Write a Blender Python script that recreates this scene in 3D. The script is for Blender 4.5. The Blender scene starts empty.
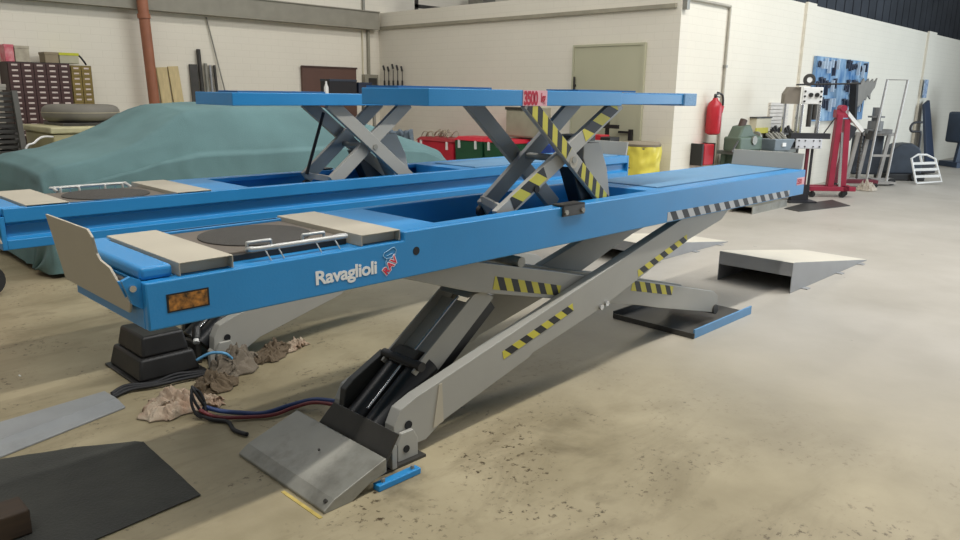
import bpy, bmesh, math, random
from mathutils import Vector, Matrix, noise
random.seed(7)
PI = math.pi
C = bpy.context.scene.collection
scn = bpy.context.scene

# ------------------------------------------------------------------ camera
def cam_axes(yaw, pitch, roll):
    cy, sy, cp, sp = math.cos(yaw), math.sin(yaw), math.cos(pitch), math.sin(pitch)
    F = Vector((cy*cp, sy*cp, sp)); R = Vector((sy, -cy, 0)); U = R.cross(F)
    cr, sr = math.cos(roll), math.sin(roll)
    return cr*R + sr*U, -sr*R + cr*U, F
cd = bpy.data.cameras.new('camera'); cam = bpy.data.objects.new('camera', cd); C.objects.link(cam)
R_, U_, F_ = cam_axes(0.77234, -0.23330, 0.01511)
cam.matrix_world = Matrix(((R_.x, U_.x, -F_.x, -0.831), (R_.y, U_.y, -F_.y, -2.185), (R_.z, U_.z, -F_.z, 1.506), (0, 0, 0, 1)))
cd.sensor_width = 36.0; cd.lens = 744.437/960*36.0; cd.clip_end = 200
scn.camera = cam
# ------------------------------------------------------------------ world, lamps, exposure
w = bpy.data.worlds.new('world'); scn.world = w; w.use_nodes = True
bg = w.node_tree.nodes['Background']; bg.inputs[0].default_value = (0.94, 0.97, 1.0, 1); bg.inputs[1].default_value = 0.29
def area(name, loc, size, size_y, power, col, target=None, rot=None):
    l = bpy.data.lights.new(name, 'AREA'); l.shape = 'RECTANGLE'; l.size = size; l.size_y = size_y; l.energy = power; l.color = col
    o = bpy.data.objects.new(name, l); C.objects.link(o); o.location = loc
    if target: o.rotation_euler = (Vector(target)-Vector(loc)).to_track_quat('-Z', 'Y').to_euler()
    if rot: o.rotation_euler = rot
    return o
area('strip_light', (3.0, -1.15, 6.2), 12.0, 0.20, 560, (1.0, 0.975, 0.93), target=(3.0, -0.9, 0))
area('strip_light', (3.0, 4.6, 6.2), 12.0, 0.5, 260, (1.0, 0.965, 0.92), target=(3.0, 5.2, 0))
area('bay_door_daylight', (17.0, -6.0, 2.6), 7.0, 4.5, 720, (0.74, 0.87, 1.0), target=(11.5, 1.5, 0.7))
area('skylight', (9.0, -2.0, 7.0), 6.0, 3.0, 420, (0.95, 0.97, 1.0), target=(9.5, 0.5, 0))
scn.view_settings.view_transform = 'Standard'; scn.view_settings.look = 'None'
scn.view_settings.exposure = -0.15; scn.view_settings.gamma = 1.0; scn.view_settings.use_curve_mapping = False

# ------------------------------------------------------------------ materials
def s2l(c):
    return tuple(((x/255)/12.92 if x/255 <= .04045 else ((x/255+.055)/1.055)**2.4) for x in c) + (1,)
MATS = {}
def mat(name, rgb, rough=0.55, metal=0.0, var=0.10, scale=6.0, bump=0.0, bscale=60.0, rgb2=None, rv=0.1, stretch=(1, 1, 1), dirt=None, dirt_amt=0.0, dirt_scale=3.0, coat=0.0):
    if name in MATS: return MATS[name]
    m = bpy.data.materials.new(name); m.use_nodes = True; nt = m.node_tree; N = nt.nodes; L = nt.links
    b = N['Principled BSDF']
    tc = N.new('ShaderNodeTexCoord'); mp = N.new('ShaderNodeMapping'); mp.inputs['Scale'].default_value = stretch
    L.new(tc.outputs['Object'], mp.inputs[0])
    n = N.new('ShaderNodeTexNoise'); n.inputs['Scale'].default_value = scale; n.inputs['Detail'].default_value = 6
    L.new(mp.outputs[0], n.inputs['Vector'])
    r = N.new('ShaderNodeValToRGB'); r.color_ramp.elements[0].position = 0.32; r.color_ramp.elements[1].position = 0.68
    a = s2l(rgb)
    if rgb2: c2 = s2l(rgb2); c1 = a
    else:
        c1 = tuple(x*(1-var) for x in a[:3])+(1,); c2 = tuple(min(1, x*(1+var)) for x in a[:3])+(1,)
    r.color_ramp.elements[0].color = c1; r.color_ramp.elements[1].color = c2
    L.new(n.outputs['Fac'], r.inputs[0])
    col = r.outputs[0]
    if dirt:
        n2 = N.new('ShaderNodeTexNoise'); n2.inputs['Scale'].default_value = dirt_scale; n2.inputs['Detail'].default_value = 9; n2.inputs['Roughness'].default_value = .65
        L.new(tc.outputs['Object'], n2.inputs['Vector'])
        r2 = N.new('ShaderNodeValToRGB'); r2.color_ramp.elements[0].position = .52; r2.color_ramp.elements[1].position = .72
        r2.color_ramp.elements[0].color = (0, 0, 0, 1); r2.color_ramp.elements[1].color = (dirt_amt,)*3+(1,)
        L.new(n2.outputs['Fac'], r2.inputs[0])
        mx = N.new('ShaderNodeMix'); mx.data_type = 'RGBA'
        L.new(r2.outputs[0], mx.inputs['Factor']); L.new(col, mx.inputs['A']); mx.inputs['B'].default_value = s2l(dirt)
        col = mx.outputs['Result']
    L.new(col, b.inputs['Base Color'])
    mr = N.new('ShaderNodeMapRange'); mr.inputs['To Min'].default_value = max(0.02, rough-rv); mr.inputs['To Max'].default_value = min(1, rough+rv)
    L.new(n.outputs['Fac'], mr.inputs['Value']); L.new(mr.outputs[0], b.inputs['Roughness'])
    b.inputs['Metallic'].default_value = metal
    b.inputs['Coat Weight'].default_value = coat
    if bump:
        nb = N.new('ShaderNodeTexNoise'); nb.inputs['Scale'].default_value = bscale; nb.inputs['Detail'].default_value = 4
        L.new(tc.outputs['Object'], nb.inputs['Vector'])
        bp = N.new('ShaderNodeBump'); bp.inputs['Strength'].default_value = bump; bp.inputs['Distance'].default_value = .01
        L.new(nb.outputs['Fac'], bp.inputs['Height']); L.new(bp.outputs[0], b.inputs['Normal'])
    MATS[name] = m
    return m
blue = mat('blue_paint', (40, 130, 188), .36, var=.06, scale=2.5, bump=.05, bscale=120)
blue_in = mat('blue_paint_worn', (20, 98, 164), .5, var=.12, scale=5, dirt=(60, 70, 80), dirt_amt=.35)
plate_blue = mat('slide_plate_blue', (88, 134, 168), .5, var=.06, scale=3, dirt=(80, 110, 130), dirt_amt=.3)
grey = mat('grey_paint', (158, 156, 148), .45, var=.06, scale=3)
grey2 = mat('light_grey_paint', (176, 168, 150), .5, var=.05, scale=5)
steel = mat('worn_steel', (142, 140, 130), .42, metal=.25, var=.15, scale=4, dirt=(70, 62, 52), dirt_amt=.5, dirt_scale=5)
dsteel = mat('dark_steel', (66, 64, 60), .45, metal=.3, var=.2, scale=6)
chrome = mat('bright_steel', (205, 205, 205), .22, metal=.9, var=.03)
black = mat('black_plastic', (30, 29, 28), .5, var=.15)
blackpaint = mat('black_paint', (24, 25, 27), .4, var=.1)
tapeY = mat('tape_yellow', (196, 186, 62), .55, var=.06, scale=8)
tapeK = mat('tape_black', (26, 25, 24), .55, var=.1)
tapeW = mat('tape_white', (176, 178, 178), .55, var=.06)
redp = mat('red_paint', (176, 28, 40), .42, var=.1)
white = mat('white_paint', (226, 226, 222), .5, var=.04)
cream = mat('cream_paint', (204, 196, 170), .6, var=.05)
turn = mat('turntable_rubber', (62, 59, 54), .8, var=.15, scale=40, bump=.4, bscale=250)
brass = mat('brass_rating_plate', (46, 38, 26), .45, metal=.2, rgb2=(190, 128, 58), scale=55, rv=.05)
rubber = mat('tyre_rubber', (40, 40, 40), .8, var=.15, bump=.3, bscale=90)
glassd = mat('dark_hole', (8, 9, 12), .7)

def wallmat(name, rgb, axis, row=0.1):
    m = mat(name, rgb, .85, var=.025, scale=1.1, rv=.03)
    nt = m.node_tree; N = nt.nodes; L = nt.links; b = N['Principled BSDF']
    tc = N.new('ShaderNodeTexCoord'); sp = N.new('ShaderNodeSeparateXYZ'); cb = N.new('ShaderNodeCombineXYZ')
    L.new(tc.outputs['Object'], sp.inputs[0]); L.new(sp.outputs['X' if axis == 'x' else 'Y'], cb.inputs[0]); L.new(sp.outputs['Z'], cb.inputs[1])
    br = N.new('ShaderNodeTexBrick'); br.inputs['Scale'].default_value = 1.0; br.inputs['Brick Width'].default_value = row*2.6; br.inputs['Row Height'].default_value = row
    br.inputs['Mortar Size'].default_value = .005; br.inputs['Mortar Smooth'].default_value = .6
    L.new(cb.outputs[0], br.inputs['Vector'])
    src = b.inputs['Base Color'].links[0].from_socket
    mx = N.new('ShaderNodeMix'); mx.data_type = 'RGBA'; mx.blend_type = 'MULTIPLY'
    ml = N.new('ShaderNodeMath'); ml.operation = 'MULTIPLY'; ml.inputs[1].default_value = .22
    L.new(br.outputs['Fac'], ml.inputs[0]); L.new(ml.outputs[0], mx.inputs['Factor']); L.new(src, mx.inputs['A']); mx.inputs['B'].default_value = (.72, .70, .66, 1)
    L.new(mx.outputs['Result'], b.inputs['Base Color'])
    nz = N.new('ShaderNodeTexNoise'); nz.inputs['Scale'].default_value = 30; L.new(tc.outputs['Object'], nz.inputs['Vector'])
    ad = N.new('ShaderNodeMath'); ad.operation = 'MULTIPLY_ADD'; ad.inputs[1].default_value = .3
    iv = N.new('ShaderNodeMath'); iv.operation = 'SUBTRACT'; iv.inputs[0].default_value = 1; L.new(br.outputs['Fac'], iv.inputs[1])
    L.new(nz.outputs['Fac'], ad.inputs[0]); L.new(iv.outputs[0], ad.inputs[2])
    bp = N.new('ShaderNodeBump'); bp.inputs['Strength'].default_value = .2; bp.inputs['Distance'].default_value = .005
    L.new(ad.outputs[0], bp.inputs['Height']); L.new(bp.outputs[0], b.inputs['Normal'])
    return m
wallX = wallmat('painted_block_wall', (222, 216, 200), 'x')
wallY = wallmat('painted_block_wall_side', (220, 214, 199), 'y')

def floormat():
    m = bpy.data.materials.new('concrete_floor'); m.use_nodes = True; nt = m.node_tree; N = nt.nodes; L = nt.links; b = N['Principled BSDF']
    tc = N.new('ShaderNodeTexCoord')
    def noi(scale, det=8, rough=.6, vec=None, dist=0):
        n = N.new('ShaderNodeTexNoise'); n.inputs['Scale'].default_value = scale; n.inputs['Detail'].default_value = det; n.inputs['Roughness'].default_value = rough
        n.inputs['Distortion'].default_value = dist
        L.new(vec or tc.outputs['Object'], n.inputs['Vector']); return n.outputs['Fac']
    def ramp(f, p0, p1, c0, c1):
        r = N.new('ShaderNodeValToRGB'); r.color_ramp.elements[0].position = p0; r.color_ramp.elements[1].position = p1
        r.color_ramp.elements[0].color = c0; r.color_ramp.elements[1].color = c1; L.new(f, r.inputs[0]); return r.outputs[0]
    def mix(f, a, bb, bt='MIX'):
        x = N.new('ShaderNodeMix'); x.data_type = 'RGBA'; x.blend_type = bt
        L.new(f, x.inputs['Factor']); L.new(a, x.inputs['A'])
        if isinstance(bb, tuple): x.inputs['B'].default_value = bb
        else: L.new(bb, x.inputs['B'])
        return x.outputs['Result']
    def mul(a, bb):
        x = N.new('ShaderNodeMath'); x.operation = 'MULTIPLY'; L.new(a, x.inputs[0])
        if isinstance(bb, float): x.inputs[1].default_value = bb
        else: L.new(bb, x.inputs[1])
        return x.outputs[0]
    base = ramp(noi(1.3), .3, .7, s2l((132, 121, 94)), s2l((168, 156, 127)))
    # worn, oily zone round the lifts against the cleaner aisle: base also carries a painted warm-to-daylight shift along X
    sp = N.new('ShaderNodeSeparateXYZ'); L.new(tc.outputs['Object'], sp.inputs[0])
    def mrange(f, a, bb, c=0., d=1.):
        r = N.new('ShaderNodeMapRange'); r.inputs['From Min'].default_value = a; r.inputs['From Max'].default_value = bb
        r.inputs['To Min'].default_value = c; r.inputs['To Max'].default_value = d; r.interpolation_type = 'SMOOTHSTEP'; L.new(f, r.inputs['Value']); return r.outputs[0]
    clean_daylit = mrange(sp.outputs['X'], 1.5, 4.5)
    base = mix(clean_daylit, base, ramp(noi(.9), .3, .7, s2l((162, 156, 144)), s2l((180, 174, 163))))
    dirty = mrange(sp.outputs['X'], 3.2, 1.2)
    st = N.new('ShaderNodeMapping'); st.inputs['Scale'].default_value = (.55, 1.7, 1); st.inputs['Rotation'].default_value = (0, 0, .2); L.new(tc.outputs['Object'], st.inputs[0])
    smear = ramp(noi(2.0, 10, .7, st.outputs[0], .6), .5, .68, (0, 0, 0, 1), (1, 1, 1, 1))
    base = mix(mul(mul(smear, dirty), .45), base, s2l((92, 80, 56)))
    speck = ramp(noi(30, 7, .68), .56, .63, (0, 0, 0, 1), (1, 1, 1, 1))
    patch = ramp(noi(2.2, 5, .6, None, .4), .47, .60, (0, 0, 0, 1), (1, 1, 1, 1))
    base = mix(mul(mul(mul(speck, patch), dirty), 1.0), base, s2l((70, 56, 38)))
    oil = ramp(noi(1.7, 7, .6, None, .3), .60, .72, (0, 0, 0, 1), (1, 1, 1, 1))
    base = mix(mul(mul(oil, dirty), .75), base, s2l((98, 88, 66)))
    speck2 = ramp(noi(9, 3, .5), .735, .76, (0, 0, 0, 1), (1, 1, 1, 1))
    base = mix(mul(speck2, .55), base, s2l((84, 78, 66)))
    L.new(base, b.inputs['Base Color'])
    rr = N.new('ShaderNodeMapRange'); rr.inputs['To Min'].default_value = .30; rr.inputs['To Max'].default_value = .62; L.new(noi(2.2), rr.inputs['Value']); L.new(rr.outputs[0], b.inputs['Roughness'])
    b.inputs['Specular IOR Level'].default_value = .35
    bp = N.new('ShaderNodeBump'); bp.inputs['Strength'].default_value = .12; bp.inputs['Distance'].default_value = .01
    L.new(noi(14), bp.inputs['Height']); L.new(bp.outputs[0], b.inputs['Normal'])
    return m
floor_m = floormat()

# ------------------------------------------------------------------ helpers
def basis(d, up=(0, 0, 1)):
    d = Vector(d).normalized(); up = Vector(up)
    if abs(d.dot(up)) > .98: up = Vector((0, 1, 0))
    s = d.cross(up).normalized(); u = s.cross(d).normalized()
    return d, s, u
class MB:
    def __init__(self): self.v = []; self.f = []; self.m = []
    def add(self, vs, fs, mi=0):
        k = len(self.v); self.v += [Vector(p) for p in vs]
        for f in fs: self.f.append([i+k for i in f]); self.m.append(mi)
        return self
    def box(self, x0, x1, y0, y1, z0, z1, mi=0):
        return self.add([(x0, y0, z0), (x1, y0, z0), (x1, y1, z0), (x0, y1, z0), (x0, y0, z1), (x1, y0, z1), (x1, y1, z1), (x0, y1, z1)],
                        [(0, 3, 2, 1), (4, 5, 6, 7), (0, 1, 5, 4), (1, 2, 6, 5), (2, 3, 7, 6), (3, 0, 4, 7)], mi)
    def hexa(self, lo, hi, mi=0):     # two quads, bottom and top
        return self.add(list(lo)+list(hi), [(0, 3, 2, 1), (4, 5, 6, 7), (0, 1, 5, 4), (1, 2, 6, 5), (2, 3, 7, 6), (3, 0, 4, 7)], mi)
    def beam(self, p0, p1, w, h, up=(0, 0, 1), mi=0):
        p0 = Vector(p0); p1 = Vector(p1); d, s, u = basis(p1-p0, up)
        vs = []
        for p in (p0, p1):
            for a, b in ((-1, -1), (1, -1), (1, 1), (-1, 1)): vs.append(p+s*a*w/2+u*b*h/2)
        return self.add(vs, [(0, 3, 2, 1), (4, 5, 6, 7), (0, 1, 5, 4), (1, 2, 6, 5), (2, 3, 7, 6), (3, 0, 4, 7)], mi)
    def prism(self, pts, a, b, axis='y', mi=0):
        n = len(pts)
        def P(p, t):
            return (p[0], t, p[1]) if axis == 'y' else ((t, p[0], p[1]) if axis == 'x' else (p[0], p[1], t))
        vs = [P(p, a) for p in pts]+[P(p, b) for p in pts]
        fs = [tuple(range(n)), tuple(range(2*n-1, n-1, -1))]+[(i, (i+1) % n, n+(i+1) % n, n+i) for i in range(n)]
        return self.add(vs, fs, mi)
    def cyl(self, p0, p1, r, n=20, r2=None, mi=0):
        p0 = Vector(p0); p1 = Vector(p1); d, s, u = basis(p1-p0); r2 = r if r2 is None else r2
        vs = [p0+(s*math.cos(2*PI*i/n)+u*math.sin(2*PI*i/n))*r for i in range(n)]+[p1+(s*math.cos(2*PI*i/n)+u*math.sin(2*PI*i/n))*r2 for i in range(n)]
        fs = [tuple(range(n)), tuple(range(2*n-1, n-1, -1))]+[(i, (i+1) % n, n+(i+1) % n, n+i) for i in range(n)]
        return self.add(vs, fs, mi)
    def tube(self, pts, r, n=10, mi=0, closed=False, sub=1):
        pts = [Vector(p) for p in pts]
        if sub > 1:
            q = []; m = len(pts)
            for i in range(m-1):
                a = pts[max(i-1, 0)]; b = pts[i]; c = pts[i+1]; d = pts[min(i+2, m-1)]
                for k in range(sub):
                    t = k/sub; q.append(.5*((2*b)+(c-a)*t+(2*a-5*b+4*c-d)*t*t+(3*b-a-3*c+d)*t**3))
            q.append(pts[-1]); pts = q
        m = len(pts); vs = []; pu = None
        for i, p in enumerate(pts):
            d = (pts[(i+1) % m if closed else min(i+1, m-1)]-pts[(i-1) % m if closed else max(i-1, 0)])
            if d.length < 1e-9: d = Vector((1, 0, 0))
            d.normalize()
            if pu is None: _, s, u = basis(d)
            else:
                s = d.cross(pu)
                if s.length < 1e-6: _, s, u = basis(d)
                s.normalize(); u = s.cross(d)
            pu = u
            rr = r(i/(m-1)) if callable(r) else r
            for k in range(n): vs.append(p+(s*math.cos(2*PI*k/n)+u*math.sin(2*PI*k/n))*rr)
        fs = []
        for i in range(m if closed else m-1):
            j = (i+1) % m
            for k in range(n): fs.append((i*n+k, i*n+(k+1) % n, j*n+(k+1) % n, j*n+k))
        if not closed: fs += [tuple(range(n-1, -1, -1)), tuple((m-1)*n+k for k in range(n))]
        return self.add(vs, fs, mi)
    def lathe(self, c, prof, n=32, axis='z', mi=0, closed=False):
        c = Vector(c); vs = []; m = len(prof)
        for r, h in prof:
            for k in range(n):
                a = 2*PI*k/n; x, y = r*math.cos(a), r*math.sin(a)
                vs.append(c+(Vector((x, y, h)) if axis == 'z' else (Vector((x, h, y)) if axis == 'y' else Vector((h, x, y)))))
        fs = []
        for i in range(m if closed else m-1):
            j = (i+1) % m
            for k in range(n): fs.append((i*n+k, i*n+(k+1) % n, j*n+(k+1) % n, j*n+k))
        if not closed: fs += [tuple(range(n-1, -1, -1)), tuple((m-1)*n+k for k in range(n))]
        return self.add(vs, fs, mi)
    def grid(self, fn, nu, nv, mi=0):
        vs = [fn(i/nu, j/nv) for i in range(nu+1) for j in range(nv+1)]
        fs = [(i*(nv+1)+j, (i+1)*(nv+1)+j, (i+1)*(nv+1)+j+1, i*(nv+1)+j+1) for i in range(nu) for j in range(nv)]
        return self.add(vs, fs, mi)
    def build(self, name, mats, parent=None, bevel=0, smooth=0, T=None, recalc=True, seg=2, solid=0, sub=0):
        me = bpy.data.meshes.new(name); bm = bmesh.new()
        off = parent_world(parent)
        vv = [bm.verts.new((T(p) if T else p)-off) for p in self.v]
        for f, mi in zip(self.f, self.m):
            try: ff = bm.faces.new([vv[i] for i in f]); ff.material_index = mi
            except ValueError: pass
        if recalc: bmesh.ops.recalc_face_normals(bm, faces=bm.faces)
        bm.to_mesh(me); bm.free()
        if not isinstance(mats, (list, tuple)): mats = [mats]
        for q in mats: me.materials.append(q)
        o = bpy.data.objects.new(name, me); C.objects.link(o)
        if parent: o.parent = parent
        else: pass
        if solid:
            s = o.modifiers.new('solid', 'SOLIDIFY'); s.thickness = solid; s.offset = 0
        if bevel:
            b = o.modifiers.new('bevel', 'BEVEL'); b.width = bevel; b.segments = seg; b.limit_method = 'ANGLE'; b.angle_limit = math.radians(40)
        if sub:
            b = o.modifiers.new('sub', 'SUBSURF'); b.levels = sub; b.render_levels = sub
        if smooth:
            for p in me.polygons: p.use_smooth = True
            if smooth < 180: me.set_sharp_from_angle(angle=math.radians(smooth))
        return o
def parent_world(p):
    v = Vector((0, 0, 0))
    while p: v = v+p.location; p = p.parent
    return v
def thing(name, label, cat, loc=(0, 0, 0), group=None):
    o = bpy.data.objects.new(name, None); C.objects.link(o); o.location = loc; o.empty_display_size = .1
    o['label'] = label; o['category'] = cat
    if group: o['group'] = group
    return o
def tag(o, label, cat, group=None, kind=None):
    o['label'] = label; o['category'] = cat
    if group: o['group'] = group
    if kind: o['kind'] = kind
    # move the origin to the mesh's base
    me = o.data
    if o.parent is None and me and len(me.vertices):
        xs = [v.co for v in me.vertices]
        c = Vector(((min(v.x for v in xs)+max(v.x for v in xs))/2, (min(v.y for v in xs)+max(v.y for v in xs))/2, min(v.z for v in xs)))
        me.transform(Matrix.Translation(-c)); o.location = o.location+c
    return o
def struct(o): o['kind'] = 'structure'; return o
def text_mesh(name, s, size, M, m, parent, extrude=.0006, offset=0.0, spacing=1.0, xs=1.0):
    cu = bpy.data.curves.new(name+'_c', 'FONT'); cu.body = s; cu.size = size; cu.extrude = extrude; cu.offset = offset; cu.space_character = spacing; cu.align_x = 'LEFT'
    t = bpy.data.objects.new(name+'_t', cu); C.objects.link(t)
    bpy.context.view_layer.update()
    me = bpy.data.meshes.new_from_object(t.evaluated_get(bpy.context.evaluated_depsgraph_get()))
    bpy.data.objects.remove(t)
    me.name = name
    me.transform(Matrix.Diagonal((xs, 1, 1, 1))); me.transform(M); me.transform(Matrix.Translation(-parent_world(parent)))
    me.materials.clear(); me.materials.append(m)
    o = bpy.data.objects.new(name, me); C.objects.link(o); o.parent = parent
    return o
FACE_Y = Matrix(((1, 0, 0, 0), (0, 0, -1, 0), (0, 1, 0, 0), (0, 0, 0, 1)))   # text facing -y: x right, z up

def tape(name, p0, p1, h0, h1, n, mats, parent, y, T=None, slant=.5, t=.0012, label=None, start=0):
    """striped tape on a face y=const from p0 (x,z of its lower edge) to p1, height h, slanted stripes"""
    p0 = Vector((p0[0], 0, p0[1])); p1 = Vector((p1[0], 0, p1[1]))
    d = (p1-p0); L = d.length; d.normalize(); u = Vector((-d.z, 0, d.x))
    mb = MB()
    def pt(s, v):
        s = min(max(s, 0), 1); h = h0+(h1-h0)*s
        return p0+d*(L*s)+u*(v*h)
    k = n*2; sl = slant/k*1.6
    for i in range(-2, k+2):
        a0, a1 = i/k, (i+1)/k
        q = [pt(a0, 0), pt(a1, 0), pt(a1+sl, 1), pt(a0+sl, 1)]
        if (q[0]-q[1]).length < 1e-5 and (q[2]-q[3]).length < 1e-5: continue
        mi = (i+start) % 2
        lo = [Vector((p.x, y, p.z)) for p in q]; hi = [Vector((p.x, y-t, p.z)) for p in q]
        mb.hexa(lo, hi, mi)
    o = mb.build(name, mats, parent, T=T)
    if label: o['label'] = label
    return o

# ------------------------------------------------------------------ structure
mb = MB(); mb.box(-6, 32, -9, 9.2, -.2, 0); fl = struct(mb.build('floor', floor_m))
struct(MB().box(-6, 7.95, 8.96, 9.2, 0, 6.5).build('wall_back', wallX))
struct(MB().box(7.95, 14.0, 8.96, 9.2, 2.87, 6.5).build('wall_back_upper', wallX))
# the lower block of rooms: its end wall and its long wall
struct(MB().box(7.907, 8.1, 2.885, 8.96, 0, 2.87).build('wall_left', wallY))
struct(MB().box(8.1, 30, 2.885, 3.1, 0, 2.97).build('wall_right', wallX))
struct(MB().box(8.0, 30, 3.1, 8.96, 2.80, 2.86).build('ceiling', mat('dark_deck', (60, 62, 64), .9)))
clad = mat('dark_cladding', (64, 68, 74), .8, var=.25, scale=1.5)
mbc = MB()
for i in range(40): mbc.box(10.1+i*.5, 10.1+i*.5+.44, 4.02, 4.08, 2.86, 6.5)
mbc.box(10.1, 30, 4.08, 4.2, 2.86, 6.5)
struct(mbc.build('wall_right_upper', clad))
struct(MB().box(29.8, 30, -9, 2.885, 0, 6.5).build('wall_end', mat('end_wall', (150, 160, 168), .8)))
struct(MB().box(11.70, 12.06, 2.84, 2.885, 0, 2.99).build('trim_1', wallX))
struct(MB().box(18.6, 19.2, 2.84, 2.885, 0, 3.0).build('trim_2', wallX))
struct(MB().box(-6, 7.8, 8.80, 8.96, 2.57, 2.86).box(-6, 7.8, 8.78, 8.96, 2.86, 2.875).build('trim_3', mat('grey_steel_beam', (140, 136, 122), .7, var=.08)))
struct(MB().box(7.87, 7.907, 2.95, 8.9, 2.585, 2.635).build('trim_4', mat('grey_conduit_trunking', (150, 144, 126), .6)))
# door in the end wall
dm = mat('door_paint', (176, 174, 148), .6, var=.05, scale=1)
dr = struct(MB().box(7.875, 7.907, 3.39, 4.50, 0, 2.15).build('door_1', dm, bevel=.004))
struct(MB().prism([(4.50, 0), (4.53, 0), (4.53, 2.18), (3.35, 2.18), (3.35, 0), (3.39, 0), (3.39, 2.15), (4.50, 2.15)], 7.865, 7.906, 'x').build('trim_5', dm))
MB().cyl((7.875, 4.47, 1.63), (7.85, 4.47, 1.63), .02).box(7.845, 7.855, 4.455, 4.485, 1.55, 1.75).build('door_handle', dsteel, dr)

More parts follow.
